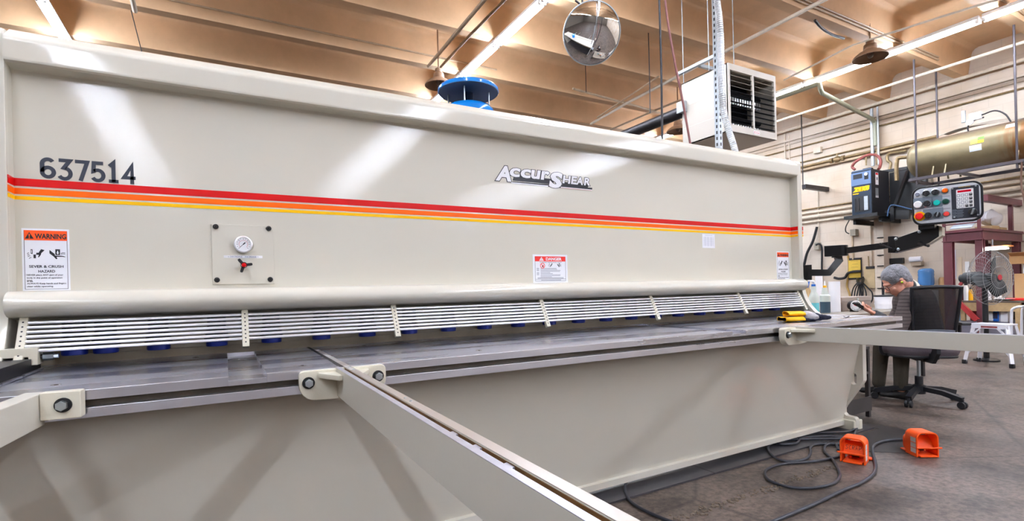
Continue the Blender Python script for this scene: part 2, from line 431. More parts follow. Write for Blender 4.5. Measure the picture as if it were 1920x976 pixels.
# side frames: C-shaped plates
def side_frame(x0, x1):
    p = [(2.36, 1.962), (2.345, 1.955), (2.34, 1.94), (2.335, 1.10), (2.33, 1.04)]
    p += [(2.325, 1.0), (2.315, .96), (2.30, .92), (2.275, .875), (2.24, .835), (2.20, .80)]
    p += [(2.2, .70), (1.925, .70), (1.915, .69), (1.91, .675), (1.91, .365), (1.915, .35), (2.035, .165), (2.045, .145), (2.045, .115), (2.03, .1), (2.01, .098), (1.98, .097), (1.968, .09), (1.965, .08), (1.965, .012), (2.5, .0), (3.3, 0), (3.3, 1.962)]
    hole = rrect(1.955, .325, 1.99, .405, .017)
    mb = MB().prism(p, x0, x1, 'X', bev=.004, holes=[hole[::-1]])
    return mb
shp(side_frame(XR, XR+.045), 'side_frame', M_CREAM)
shp(side_frame(XL-.045, XL), 'side_frame', M_CREAM)
# front edges of the upper frames are wider than the plate (welded edge bars), with fillets
for a, b in ((XR-.0015, XR+.066), (XL-.066, XL+.0015)):
    shp(MB().prism([(2.345, 1.05), (2.345, 1.955), (2.36, 1.968), (2.62, 1.968), (2.62, 1.05)], a, b, 'X', bev=.012), 'frame_edge_bar', M_CREAM)
# foot pads with anchor slots
for a in (XR-.02, XL-.1):
    mb = MB().prism([(a, 1.966), (a+.045, 1.966), (a+.045, 2.03), (a+.065, 2.03), (a+.065, 1.966), (a+.11, 1.966), (a+.11, 2.2), (a, 2.2)], .0, .075, 'Z', bev=.008)
    shp(mb, 'foot_pad', M_CREAM2)
# apron below the table: leaning plate with a lip along the bottom
ap = [(1.915, .72), (1.915, .66), (1.925, .62), (2.045, .085), (2.048, .072), (2.03, .068), (2.03, .037), (2.06, .035), (2.12, .035), (2.12, .72)]
shp(MB().prism(ap, XL, XR, 'X', m=M_CREAM), 'apron', M_CREAM, ang=20)
# ------------------------------------------------------------------ table
TY, TZ = 1.73, .80
TX0, TX1 = -1.35, 3.94
def table_plate():
    mb = MB()
    g = [(.006, .108), (2.237, 2.34)]             # hand grooves
    xs = [TX0, g[0][0], g[0][1], g[1][0], g[1][1], TX1]
    for i in range(5):
        a, b = xs[i], xs[i+1]
        if i in (1, 3):
            mb.box((a, TY, TZ-.027), (b, 2.48, TZ-.014)); 
            mb.box((a, 2.48, TZ-.027), (b, 2.56, TZ))
        else: mb.box((a, TY, TZ-.027), (b, 2.56, TZ), .0012)
    return mb
shp(table_plate(), 'table_top', M_STEEL)
M_SLOT = mat('greasy steel slot', (92, 84, 72), .5, metal=.6, vary=.4, vscale=9)
shp(MB().box((TX0, TY+.03, TZ-.047), (TX1-.02, 2.5, TZ-.027)), 'table_slot', M_SLOT)
shp(MB().box((TX0, TY, TZ-.074), (TX1, 2.5, TZ-.047), .0015), 'table_ledge', M_STEEL)
shp(MB().box((TX0, 2.56, .74), (TX1-.1, 2.64, TZ-.002)), 'lower_blade', M_SLOT)
# counterbored screws in the table top, back row and front row
M_HOLE = mat('bright counterbore', (206, 204, 200), .2, metal=1.)
def screw_bm(x, y, r=.011):
    mb = MB(); mb.lathe([(r, TZ+.0004), (r*.98, TZ+.0008), (r*.6, TZ-.0), (0, TZ-.0)], (x, y, 0), m=M_HOLE); mb.cyl((x, y, TZ), (x, y, TZ+.0012), r*.42, seg=6, m=M_DARKSTEEL); return mb
for k in range(22):
    x = -.5+.2*k
    if any(a-.01 < x < b+.01 for a, b in ((.006, .108), (2.237, 2.34))): continue
    shp(screw_bm(x, 2.515, .008), 'table_screw')
for (px, py) in ((105, 721), (567, 685), (898, 656.5), (1139, 635.5), (1320, 620)): 
    p = at(px, py, Z=TZ); shp(screw_bm(p.x, max(p.y, TY+.03), .013), 'table_screw')
for (px, py) in ((367, 670), (683, 647.5), (919, 630), (1110, 616.5), (1257, 606), (1384, 597)):
    p = at(px, py, Z=TZ); shp(screw_bm(p.x, min(p.y, 2.44), .011), 'table_screw')
# throat behind the hold-downs: blade carrier
M_RAM = mat('brown greased steel', (168, 156, 136), .45, metal=.25, vary=.25, vscale=3)
shp(MB().box((XL, 2.50, .835), (XR, 2.60, .97)).box((XL, 2.505, .80), (XR, 2.53, .834)), 'blade_beam', M_RAM)
# hold-downs: black collar and blue pad
hx = [-.484, -.392, -.228] + [-.03+.2036*k for k in range(19)]
M_COLLAR = mat('black collar', (16, 16, 18), .25, bump=.0)
for x in hx:
    h = shp(MB().lathe([(.034, .965), (.034, .905), (.046, .9), (.046, .893), (.042, .889), (.042, .88), (.046, .877), (.046, .868), (.040, .864), (.038, .858)], (x, 2.44, 0), m=M_COLLAR), 'hold_down')
    shp(MB().lathe([(.0, .86), (.038, .86), (.039, .856), (.039, .841), (.037, .838), (0, .838)], (x, 2.44, 0), m=M_BLUE), 'pad', None, h)
# finger guard: seven rods through drilled brackets
GT, GB = Vector((0, 2.325, .971)), Vector((0, 2.262, .848))
gx = [-.592, .07, .674, 1.475, 2.262, 3.07, 3.745]
for k in range(7):
    p = GT.lerp(GB, k*.1244+.057)
    shp(MB().cyl((gx[0], p.y, p.z), (gx[-1], p.y, p.z), .0058, seg=12), 'guard_rod', M_CHROME)
gd = (GB-GT).normalized(); gn = Vector((0, gd.z, -gd.y)); gn = gn if gn.y < 0 else -gn
for i, x in enumerate(gx):
    F = Matrix(((1, 0, 0, x), (0, -gd.y, gn.y, GT.y), (0, -gd.z, gn.z, GT.z), (0, 0, 0, 1)))   # local: x, up along bracket, out
    mb = MB(); bm_w = .0125
    L_ = .148
    mb.box((-bm_w, -L_, -.012), (bm_w, .012, .0075), .004, M_CREAM2, F)
    o = shp(mb, 'guard_bracket', M_CREAM2)
    md = MB()
    for k in range(8):
        y = -(.008+k*.0172)
        md.lathe([(0, .0079), (.0026, .0079), (.003, .0076)], F @ Vector((0, y, 0)), F.to_3x3() @ Vector((0, 0, 1)), 10, M_INK)
    shp(md, 'drilled_hole', None, o)
# stripes: raised vinyl bands that run on over the side frames
for nm, za, zb, m in (('red_stripe', 1.440, 1.4675, M_RED), ('orange_stripe', 1.4115, 1.433, M_ORANGE), ('yellow_stripe', 1.3925, 1.4055, M_YELLOW)):
    za -= .0; mb = MB()
    dz = lambda x: (3.8-x)*.0014 - .0
    mb.quad([(XL, PY-.0008, za), (XR, PY-.0008, za), (XR, PY-.0008, zb), (XL, PY-.0008, zb)])
    mb.box((XR-.0025, 2.343, za), (XR+.0668, PY, zb)); mb.box((XL-.067, 2.343, za), (XL+.0025, PY, zb))
    shp(mb, nm, m)
# serial number in stencil-like digits
F = frame((-.558, PY-.0004, 1.4715), (1, 0, 0), (0, 0, 1))
dg = None
W_, HH, T_ = .0415, .0765, .0125
def digit(c, ox):
    def P(pts, closed=False): stroke(dg, [(ox+x*W_, y*HH) for x, y in pts], T_, F, 0, .0006, M_INKN, closed)
    ell = lambda cx, cy, rx, ry, a0, a1, n=14: [(cx+rx*math.cos(math.radians(a0+(a1-a0)*k/n)), cy+ry*math.sin(math.radians(a0+(a1-a0)*k/n))) for k in range(n+1)]
    if c == '6': P(ell(.5, .31, .38, .22, 0, 352, 20), True); P(ell(.5, .68, .38, .23, 35, 180)+[(.12, .31)])
    if c == '3': P([(.08, .91), (.82, .91), (.42, .56)]+ell(.46, .3, .4, .25, 80, -150, 16))
    if c == '7': P([(.04, .91), (.88, .91), (.4, .0)])
    if c == '5': P([(.86, .91), (.2, .91), (.16, .5)]+ell(.46, .32, .4, .25, 130, -150, 18))
    if c == '1': P([(.16, .8), (.45, .97), (.45, .05)]); P([(.1, .08), (.8, .08)])
    if c == '4': P([(.66, 0), (.66, .9), (.06, .3), (.92, .3)])
for i, c in enumerate('637514'):
    dg = MB(); digit(c, i*.0472); shp(dg, 'number_%s' % {'6': 'six', '3': 'three', '7': 'seven', '5': 'five', '1': 'one', '4': 'four'}[c], M_INKN)
# maker's name: white outlined italic letters on a dark underline bar
F = frame((1.261, PY-.0004, 1.603), (1, 0, 0), (0, 0, 1)); lg = MB()
flat(lg, [(.10, .016), (.60, .022), (.636, .022), (.632, .004), (.09, .004)], F, 0, .0005, M_INK)
flat(lg, [(.10, .02), (.36, .02), (.37, .05), (.11, .05)], F, 0, .0005, M_INK); flat(lg, [(.42, .02), (.6, .02), (.62, .04), (.43, .04)], F, 0, .0005, M_INK)
for gr, z_, m_ in ((.0042, .0006, M_INK), (0, .0012, M_WHITE)):
    text_fit(lg, 'A', F, -.004, .012, .092, .094, z_, m_, bold=.045, shear=.22, grow=gr)
    for t_, xa, xb in (('c', .078, .142), ('c', .146, .21), ('u', .212, .27), ('r', .278, .33)):
        text_fit(lg, t_, F, xa, .04, xb, .089, z_+.0002, m_, bold=.035, shear=.2, grow=gr)
    text_fit(lg, 'S', F, .328, .0, .412, .09, z_+.0004, m_, bold=.055, shear=.22, grow=gr)
    for t_, xa, xb in (('H', .424, .474), ('E', .482, .52), ('A', .519, .566), ('R', .575, .618)):
        text_fit(lg, t_, F, xa, .032, xb, .077, z_+.0002, m_, bold=.03, shear=.18, grow=gr*.8)
flat(lg, [(.09, .004), (.325, .004), (.328, .011), (.092, .011)], F, .0005, .0012, M_WHITE); flat(lg, rect(.412, .004, .632, .011), F, .0005, .0012, M_WHITE)
flat(lg, rect(.412, .0045, .63, .0065), F, .0012, .0016, mat('pink line', (214, 150, 140), .5))
shp(lg, 'maker_logo', M_WHITE)
# ------------------------------------------------------------------ pressure panel
def pt(px, py): return at(px, py, Y=PY)
a, b = pt(396, 420), pt(515, 531.5)
pp = shp(MB().box((a.x, PY-.006, b.z), (b.x, PY, a.z), .0015), 'control_plate', M_CREAM)
for (px, py) in ((404.5, 425), (503.5, 428.5), (407, 524.5), (506.5, 523.5)):
    q = pt(px, py); y = PY-.006
    shp(MB().lathe([(.0105, 0), (.0105, .006), (.009, .009), (.005, .0095), (.0045, .005), (0, .005)], (q.x, y, q.z), (0, -1, 0), 18, M_BLACK), 'screw', None, pp)
q = pt(456, 458.5); y = PY-.006
ga = shp(MB().lathe([(.034, 0), (.035, .012), (.033, .017), (.029, .018), (.027, .014), (0, .0135)], (q.x, y, q.z), (0, -1, 0), 36, M_CHROME), 'pressure_gauge', None, pp)
dm = MB(); G = frame((q.x, y-.0137, q.z), (1, 0, 0), (0, 0, 1))
flat(dm, disc(0, 0, .027, 32), G, 0, .0003, M_WHITE)
for k in range(13):
    a_ = math.radians(225-22.5*k); r0 = .0215 if k % 2 else .019
    stroke(dm, [(r0*math.cos(a_), r0*math.sin(a_)), (.025*math.cos(a_), .025*math.sin(a_))], .0012, G, .0003, .0006, M_INK)
stroke(dm, [(.016*math.cos(math.radians(t)), .016*math.sin(math.radians(t))) for t in range(225, -46, -15)], .0009, G, .0003, .0006, M_RED)
stroke(dm, [(-.0135, -.013), (.004, .004)], .0016, G, .0006, .0012, M_INK); stroke(dm, [(-.001, -.001), (.0075, .0075)], .0042, G, .0006, .0012, M_INK)
shp(dm, 'dial', None, ga) if False else shp(dm, 'dial', None, pp)
qa, qb = pt(419.5, 478.5), pt(492, 484)
tm = MB().box((qa.x, PY-.0066, qb.z), (qb.x, PY-.006, qa.z), 0, M_WHITE)
F = frame(((qa.x+qb.x)/2, PY-.0066, (qa.z+qb.z)/2), (1, 0, 0), (0, 0, 1))
M_INKB = mat('pale blue ink', (110, 120, 150), .6)
text_fit(tm, '< DECREASE', F, -.056, -.0032, -.004, .0032, .0002, M_INKB); text_fit(tm, 'INCREASE >', F, .006, -.0032, .056, .0032, .0002, M_INKB)
shp(tm, 'direction_label', None, pp)
q = pt(457.5, 496.5); y0 = PY-.006; kb = MB()
q = at(457.5, 496.5, Y=PY-.055)
kb.cyl((q.x, y0, q.z), (q.x, y0-.034, q.z), .008, m=M_ZINC)
kb.lathe([(.010, .030), (.0125, .034), (.0125, .05), (.011, .053)], (q.x, y0, q.z), (0, -1, 0), 20, M_BLACKP)
for a_ in (128, 8, 250):
    d = Vector((math.cos(math.radians(a_)), 0, math.sin(math.radians(a_)))); c = Vector((q.x, y0-.042, q.z))
    bm = bmesh.new(); bmesh.ops.create_cube(bm, size=1)
    Mx = frame(c+d*.017, d, (0, -1, 0)) @ Matrix.Diagonal((.028, .014, .011, 1))
    bmesh.ops.bevel(bm, geom=bm.edges[:], offset=.12, segments=2, affect='EDGES')
    kb.add(bm, M_BLACKP, True, Mx)
kn = shp(kb, 'three_lobe_knob', None, pp)
shp(MB().lathe([(.0085, .05), (.0085, .0545), (.006, .0565), (0, .057)], (q.x, y0, q.z), (0, -1, 0), 20, M_RED), 'knob_cap', None, pp)
# ------------------------------------------------------------------ warning signs
M_WORANGE = mat('safety orange print', (255, 88, 14), .45); M_PAPER = mat('white label film', (236, 238, 246), .4); M_GREYINK = mat('small print grey', (120, 124, 140), .6); M_DRED = mat('danger red print', (236, 46, 40), .45)
def pict_cut(mb, F, s, m):
    "hand under a descending blade, fingers flying"
    S = lambda pts: [(x*s, y*s) for x, y in pts]
    flat(mb, S([(-.60, 1.), (-.32, 1.), (-.32, .05), (-.60, .15)]), F, 0, .0004, m); flat(mb, S([(-.51, .85), (-.42, .85), (-.42, .25), (-.51, .25)]), F, .0004, .0008, M_PAPER)
    flat(mb, S([(-.18, -.05), (.18, -.05), (.18, -.8), (-.18, -.8)]), F, 0, .0004, m)
    flat(mb, S([(1.0, 1.05), (1.55, .85), (1.02, .25), (.95, -.1), (.62, -.62), (.5, -.55), (.66, -.12), (.2, -.08), (.3, .35), (.6, .3)]), F, 0, .0004, m)
    for k, (x, y, w_) in enumerate(((-1.0, .25, .3), (-.95, -.05, .35), (-.88, -.35, .4), (-.7, -.7, .4))):
        stroke(mb, S([(x-w_*.4, y-.18), (x-.02, y-.02), (x+w_*.5, y+.04)]), .09*s, F, 0, .0004, m)
def pict_crush(mb, F, s, m):
    S = lambda pts: [(x*s, y*s) for x, y in pts]
    flat(mb, S([(-.15, 1.), (.55, 1.), (.55, -.1), (-.15, -.1)]), F, 0, .0004, m)
    flat(mb, S([(.12, .7), (.28, .7), (.28, .35), (.42, .35), (.2, .02), (-.02, .35), (.12, .35)]), F, .0004, .0008, M_PAPER)
    flat(mb, S([(-1., .85), (-.25, .1), (-.2, -.2), (.9, -.25), (1.3, -.4), (1.3, -.5), (.85, -.42), (.0, -.45), (.15, -.82), (-.05, -.9), (-.45, -.35), (-1., .2)]), F, 0, .0004, m)
    for y in (.3, .08): stroke(mb, S([(.65, y-.1), (.95, y+.05), (1.3, y+.02)]), .09*s, F, 0, .0004, m)
def warning_sign(x0, z0, x1, z1):
    w_, h = x1-x0, z1-z0; mb = MB()
    F = frame(((x0+x1)/2, PY-.0012, (z0+z1)/2), (1, 0, 0), (0, 0, 1)); u = w_/2; v = h/2
    mb.box((x0, PY-.0012, z0), (x1, PY, z1), 0, M_PAPER)
    stroke(mb, [(-u*.9, -v*.95), (u*.9, -v*.95), (u*.9, v*.93), (-u*.9, v*.93)], u*.02, F, 0, .0003, M_INKN, True)
    flat(mb, rect(-u*.9, v*.62, u*.9, v*.94), F, 0, .0004, M_WORANGE)
    flat(mb, [(-u*.86, v*.67), (-u*.50, v*.67), (-u*.68, v*.88)], F, .0004, .0008, M_INK)
    text(mb, '!', v*.2, F, -u*.68, v*.745, .0012, M_WORANGE, bold=.0006)
    text_fit(mb, 'WARNING', F, -u*.46, v*.67, u*.87, v*.84, .0005, M_INK, bold=.03)
    pict_cut(mb, F @ Matrix.Translation((-u*.48, v*.17, 0)), u*.27, M_INK)
    pict_crush(mb, F @ Matrix.Translation((u*.43, v*.17, 0)), u*.29, M_INK)
    text_fit(mb, 'SEVER & CRUSH', F, -u*.72, -v*.265, u*.72, -v*.18, .0003, M_INKN, bold=.02)
    text_fit(mb, 'HAZARD', F, -u*.34, -v*.42, u*.36, -v*.335, .0003, M_INKN, bold=.02)
    for i, t in enumerate(('NEVER place ANY part of your', 'body in the point of operation', 'area.', 'ALWAYS Keep hands and fingers', 'clear while operating.')):
        text_fit(mb, t, F, -u*.82, -v*(.535+.092*i), -u*.82+u*(1.52, 1.48, .25, 1.64, 1.10)[i], -v*(.47+.092*i), .0003, M_INKN, bold=.012)
    return mb
a, b = pt(27, 427), pt(132.5, 544)
shp(warning_sign(-.612, b.z+.001, b.x, a.z), 'warning_label')
a, b = pt(1455.5, 471), pt(1480.5, 525.5)
shp(warning_sign(a.x, b.z, b.x, a.z), 'warning_label')
a, b = pt(998.5, 476.5), pt(1064.5, 529.5)
mb = MB().box((a.x, PY-.0012, b.z), (b.x, PY, a.z), 0, M_PAPER); F = frame(((a.x+b.x)/2, PY-.0012, (a.z+b.z)/2), (1, 0, 0), (0, 0, 1)); u = (b.x-a.x)/2; v = (a.z-b.z)/2
stroke(mb, [(-u*.88, -v*.86), (u*.88, -v*.86), (u*.88, v*.86), (-u*.88, v*.86)], u*.014, F, 0, .0003, M_INKN, True)
flat(mb, rect(-u*.88, v*.52, u*.88, v*.87), F, 0, .0004, M_DRED)
flat(mb, [(-u*.65, v*.56), (-u*.38, v*.56), (-u*.515, v*.84)], F, .0004, .0008, M_PAPER); text(mb, '!', v*.22, F, -u*.515, v*.66, .0011, M_DRED)
text_fit(mb, 'DANGER', F, -u*.26, v*.58, u*.66, v*.80, .0005, M_PAPER, bold=.04)
text_fit(mb, 'TO PREVENT SERIOUS BODILY INJURY', F, -u*.62, v*.415, u*.66, v*.475, .0003, M_INKN)
bm_c = F @ Matrix.Translation((-u*.46, v*.22, 0)); stroke(mb, disc(0, 0, u*.12, 20), u*.03, bm_c, 0, .0006, M_DRED, True); stroke(mb, [(-u*.08, u*.08), (u*.08, -u*.08)], u*.03, bm_c, 0, .0006, M_DRED); flat(mb, [(-u*.02, u*.02), (u*.07, u*.03), (u*.03, -u*.08), (-u*.03, -u*.07)], bm_c, 0, .0004, M_INK)
pict_cut(mb, F @ Matrix.Translation((-u*.02, v*.24, 0)), u*.095, M_INK); pict_crush(mb, F @ Matrix.Translation((u*.5, v*.24, 0)), u*.1, M_INK)
for i in range(9):
    y = v*(.03-.075*i); ln = (.92, .95, 1.15, 1.12, .55, .7, 1.15, 1.14, .65)[i]
    flat(mb, rect(-u*.58, y-v*.014, -u*.58+u*ln, y+v*.014), F, 0, .0003, M_GREYINK)
    if i not in (3, 7, 8): flat(mb, rect(-u*.8, y-v*.016, -u*.66, y+v*.016), F, 0, .0003, M_GREYINK)
for y in (-.62, -.685): flat(mb, rect(-u*.75, y*v-v*.014, u*.75, y*v+v*.014), F, 0, .0003, M_GREYINK)
stroke(mb, [(-u*.88, -v*.73), (u*.88, -v*.73)], u*.012, F, 0, .0003, M_INKN); flat(mb, rect(-u*.55, -v*.815, u*.6, -v*.78), F, 0, .0003, M_GREYINK)
shp(mb, 'danger_label')
a, b = pt(1316.5, 438), pt(1340.5, 465)
mb = MB().box((a.x, PY-.001, b.z), (b.x, PY, a.z), 0, M_PAPER); F = frame(((a.x+b.x)/2, PY-.001, (a.z+b.z)/2), (1, 0, 0), (0, 0, 1)); u = (b.x-a.x)/2; v = (a.z-b.z)/2
M_PALE = mat('pale print', (196, 200, 214), .6)
flat(mb, rect(-u*.6, v*.78, u*.6, v*.84), F, 0, .0003, M_PALE)
for i in range(9): flat(mb, rect(-u*.85, v*(.5-.14*i)-v*.02, u*.85, v*(.5-.14*i)+v*.02), F, 0, .0003, M_PALE)
for x in (-.55, -.1, .4): stroke(mb, [(x*u, v*.6), (x*u, -v*.75)], u*.05, F, 0, .0003, M_PALE)
shp(mb, 'chart_label')
# small screws in the right frame edge
for px, py in ((1499, 501.5), (1500, 522), (1497.5, 538)):
    p = at(px, py, Y=2.343); shp(MB().lathe([(.004, 0), (.003, .002), (0, .002)], (p.x, 2.343, p.z), (0, -1, 0), 10, M_INK), 'frame_screw')
# ------------------------------------------------------------------ sheet support arms bolted to the table front
M_BAR = mat('bright bar edge', (196, 196, 206), .35, metal=.6, vary=.15, vscale=30)
M_RUST = mat('rusty channel inside', (112, 76, 36), .6, metal=.3, vary=.55, vscale=9)
M_RULE = mat('steel rule', (206, 198, 190), .3, metal=.75)
M_ARM = mat('arm paint', (196, 192, 180), .38, bump=.05, scale=120., coat=.3)
def bolt_bm(mb, c, n, r=.013, washer=True):
    c, n = Vector(c), Vector(n).normalized()
    if washer: mb.cyl(c, c+n*.004, r*1.42, m=M_BLACK, seg=24)
    mb.cyl(c+n*.004, c+n*.018, r, m=M_ZINC, seg=6, bev=.0015)
def support_arm(label, x, rz, length, slot, thick, plate_y=.022):
    "local: origin where the arm meets the table front at table height; the arm runs along -y"
    t = thing('support_arm', label, 'machine arm', (x, TY, TZ), rz)
    w2 = thick/2
    if slot:      # open channel: two bars with a slot between, cross ties, a rule let into the right bar
        MB().box((-w2, -length, -.088), (-w2+.0135, .0, 0), .0012).build('left_bar', M_ARM, t)
        MB().box((-w2, -length, .0), (-w2+.0135, -.004, .0012), .0004).build('left_bar_face', M_BAR, t)
        MB().box((w2-.020, -length, -.088), (w2, -.0, 0), .0015).build('right_bar', M_ARM, t)
        MB().box((w2-.020, -length, .0), (w2, .74, .0012), .0004).build('rule_strip', M_RULE, t)
        MB().box((-w2+.0135, -length, -.075), (w2-.020, 0, -.05)).box((w2-.0212, -length, -.05), (w2-.0198, -.002, -.002)).build('slot_liner', M_RUST, t)
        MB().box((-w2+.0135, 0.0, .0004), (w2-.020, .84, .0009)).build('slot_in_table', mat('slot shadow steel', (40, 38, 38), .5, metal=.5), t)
        mb = MB()
        for y in (.60, .58, .40, .36, .33, .30, .27, .24, .21, .18, .15, .12, .0, -.02, -.05, -.09): mb.box((w2-.019, y, .0012), (w2-.005, y+.004, .0017), 0, M_WHITE)
        mb.build('rule_marks', M_WHITE, t)
        for y in (-.04, -.10, -.62, -.66):
            MB().lathe([(.0035, 0), (.003, .0015), (0, .0018)], (w2-.010, y, .0012), (0, 0, 1), 10, M_ZINC).build('rule_screw', M_ZINC, t)
        for y in (-.93, -1.02, -1.12):
            MB().cbox((0, y, -.006), (.016, .022, .006), .001, M_BAR, Euler((0, 0, .35))).build('cross_tie', M_BAR, t)
    else:
        MB().prism([(-.0, 0), (-length, 0), (-length, -.075), (-.03, -.075), (0, -.07)], -w2, w2, 'X', bev=.003).build('bar', M_ARM, t)
        MB().box((-w2+.002, -length+.01, .0), (w2-.002, -.01, .0012)).build('bar_face', M_BAR, t)
    # mounting plate with rounded lower corners, two bolts, welded gussets
    P = arc(.085, -.045, .05, 0, -80, 8) + [(.03, -.097), (-.03, -.097)] + arc(-.085, -.045, .05, 260, 180, 8) + arc(-.12, -.017, .015, 180, 90, 4) + arc(.12, -.017, .015, 90, 0, 4)
    MB().prism(P, -plate_y, -.0005, 'Y', bev=.003).build('mount_plate', M_CREAM2, t)
    for sx in (-1, 1):
        mb = MB(); bolt_bm(mb, (sx*.108, -plate_y, -.038), (0, -1, 0)); mb.build('bolt', M_ZINC, t)
        MB().prism([(sx*w2, -plate_y+.004), (sx*w2, -plate_y-.10), (sx*(w2+.012), -plate_y-.10), (sx*.078, -plate_y-.01), (sx*.078, -plate_y+.004)], -.026, -.010, 'Z', bev=.003).build('gusset', M_CREAM2, t)
    return t
support_arm('slotted sheet support arm running from the table front towards the photographer', .3305, 0, 1.9, True, .046)
support_arm('plain cream support arm at the right end, reaching out of the picture', 2.72, math.radians(6.2), 1.9, False, .036, .035)
# arm at the left end with a single square lug
t = thing('support_arm', 'cream support arm bolted beside the squaring bar at the left end', 'machine arm', (-.405, TY, TZ), math.radians(-5.5))
MB().prism([(.01, .004), (-1.6, .0), (-1.6, -.08), (.0, -.08)], -.045, .0, 'X', bev=.004).build('bar', M_ARM, t)
MB().box((.0, -.034, -.064), (.084, -.0005, .006), .004).build('lug', M_CREAM2, t)
mb = MB(); bolt_bm(mb, (.048, -.034, -.028), (0, -1, 0)); mb.build('bolt', M_ZINC, t)
# squaring bar lying on the left end of the table, held by an inverted-U clamp
t = thing('squaring_bar', 'dark steel squaring bar on the left end of the table', 'machine guide', (-.61, 1.9, TZ))
MB().box((-.05, -1.4, .0015), (.05, .46, .047), .002).build('bar', M_DARKSTEEL, t)
MB().box((.052, -1.4, .0015), (.062, .44, .008), .001).build('edge_strip', M_STEEL, t)
for y in (.02, .3): MB().lathe([(.007, .0), (.006, .003), (0, .003)], (-.02, y, .047), (0, 0, 1), 16, M_ZINC).build('screw', M_ZINC, t)
MB().prism([(-.062, .012), (-.062, .083), (.066, .083), (.066, .026), (.042, .026), (.042, .053), (-.022, .053), (-.022, .012)], .36, .42, 'Y', bev=.002).build('clamp', M_CREAM2, t)
MB().cyl((.066, .395, .05), (.088, .395, .05), .008, m=M_DARKSTEEL).cyl((.072, .395, .05), (.100, .395, .05), .0135, seg=6, m=M_ZINC, bev=.001).cyl((.100, .395, .05), (.112, .395, .05), .008, m=M_ZINC).build('clamp_bolt', M_ZINC, t)

# ------------------------------------------------------------------ control pendant on its swing arm
M_PEND = mat('satin black arm', (15, 15, 18), .28, bump=.0)
def atz(px, py, z):
    d = _R*((px-PPX)/FPX) - _U*((py-PPY)/FPX) + _F
    return Vector((0, 0, HC)) + d*z
t = thing('control_pendant', 'grey push-button control pendant on a black swing arm', 'control panel', (XR+.066, 2.32, 1.115))
o_ = Vector(t.location)
def pb(mb, name, m=None, parent=None): return mb.build(name, m, parent or t, M=Matrix.Translation(-o_))
p0 = Vector((XR+.067, 2.318, 1.116)); p1 = atz(1553, 511, 3.85); p2 = atz(1573, 488, 3.85); p3 = atz(1570, 478, 3.85)
pb(MB().box((XR+.066, 2.29, 1.06), (XR+.078, 2.35, 1.175), .002), 'wall_flange', M_PEND)
def sq_tube(mb, P, hw, hh, upref=(0, 0, 1), m=None):
    "square tube through points"
    P = [Vector(p) for p in P]; rings = []
    for i, p in enumerate(P):
        a = P[max(i-1, 0)]; b = P[min(i+1, len(P)-1)]
        t_ = (b-a).normalized(); s_ = t_.cross(Vector(upref)).normalized(); u_ = s_.cross(t_)
        d1 = (p-a).normalized() if i else (b-p).normalized(); k = 1/max(.5, d1.dot(t_))
        rings.append([mb.bm.verts.new(p+s_*x*hw+u_*y*hh*k) for x, y in ((-1, -1), (1, -1), (1, 1), (-1, 1))])
    for a, b in zip(rings, rings[1:]):
        for q in range(4): mb.bm.faces.new((a[q], a[(q+1) % 4], b[(q+1) % 4], b[q]))
    mb.bm.faces.new(rings[0][::-1]); mb.bm.faces.new(rings[-1])
    mb._fin([v for r in rings for v in r], m, False)
    return mb
side = (p1-p0).cross(Vector((0, 0, 1))).normalized()
mb = MB(); sq_tube(mb, [p0+Vector((.012, 0, 0)), p1, p2, p3], .025, .025, side); pb(mb, 'lower_tube', M_PEND)
q0 = atz(1569, 470, 3.85)
axis = (atz(1585, 470, 3.8)-atz(1553, 471, 3.87)); ax_h = Vector((axis.x, axis.y, 0)).normalized(); nn = Vector((-ax_h.y, ax_h.x, 0))
def hub_poly(L0, L1, r): return [(-L0, -r), (L1, -r)] + arc(L1, 0, r, -80, 80, 8)[0:] + [(L1, r), (-L0, r)]
Fh = Matrix(((ax_h.x, nn.x, 0, q0.x), (ax_h.y, nn.y, 0, q0.y), (0, 0, 1, q0.z), (0, 0, 0, 1)))
mb = MB().prism(hub_poly(.075, .03, .042), -.04, .04, 'Z', bev=.003); pb_o = mb.build('pivot_hub', M_PEND, t, M=Matrix.Translation(-o_) @ Fh)
pb(MB().cyl(q0-Vector((0, 0, .05)), q0-Vector((0, 0, .04)), .035), 'pivot_collar', M_PEND)
q1 = atz(1668, 459, 3.6)
mb = MB(); sq_tube(mb, [q0+ax_h*.05+Vector((0, 0, -.004)), q1], .02, .021); pb(mb, 'upper_tube', M_PEND)
# parallelogram head: two side plates from a clevis up to the pendant mount
def plate3(pts_px, z0, z1, thick):
    "plate whose outline is given in the plane through the arm"
    A = atz(1665, 455, 3.55); B = atz(1765, 425, 3.33); d = Vector((B.x-A.x, B.y-A.y, 0)).normalized(); n = Vector((d.y, -d.x, 0))
    if n.dot(Vector((0, 0, HC))-A) < 0: n = -n
    out = []
    for px, py in pts_px:
        r = _R*((px-PPX)/FPX) - _U*((py-PPY)/FPX) + _F; c = Vector((0, 0, HC)); s_ = (A-c).dot(n)/r.dot(n); p = c+r*s_
        out.append(((p-A).dot(d), p.z))
    Fm = Matrix(((d.x, -n.x, 0, A.x), (d.y, -n.y, 0, A.y), (0, 0, 1, 0), (0, 0, 0, 1)))
    return out, Fm, n, d, A
pts, Fm, nP, dP, AP = plate3([(1665, 443), (1676, 442), (1683, 443), (1686, 447), (1684, 466), (1678, 473.5), (1665, 473.5)], 0, 0, 0)
MB().prism([(a, b) for a, b in pts], -.004, .085, 'Y', bev=.003).build('clevis', M_PEND, t, M=Matrix.Translation(-o_) @ Fm)
pts, *_ = plate3([(1679, 447), (1727, 430.5), (1735, 427), (1761, 422.5), (1761, 443), (1743, 455), (1700, 468), (1681, 473)], 0, 0, 0)
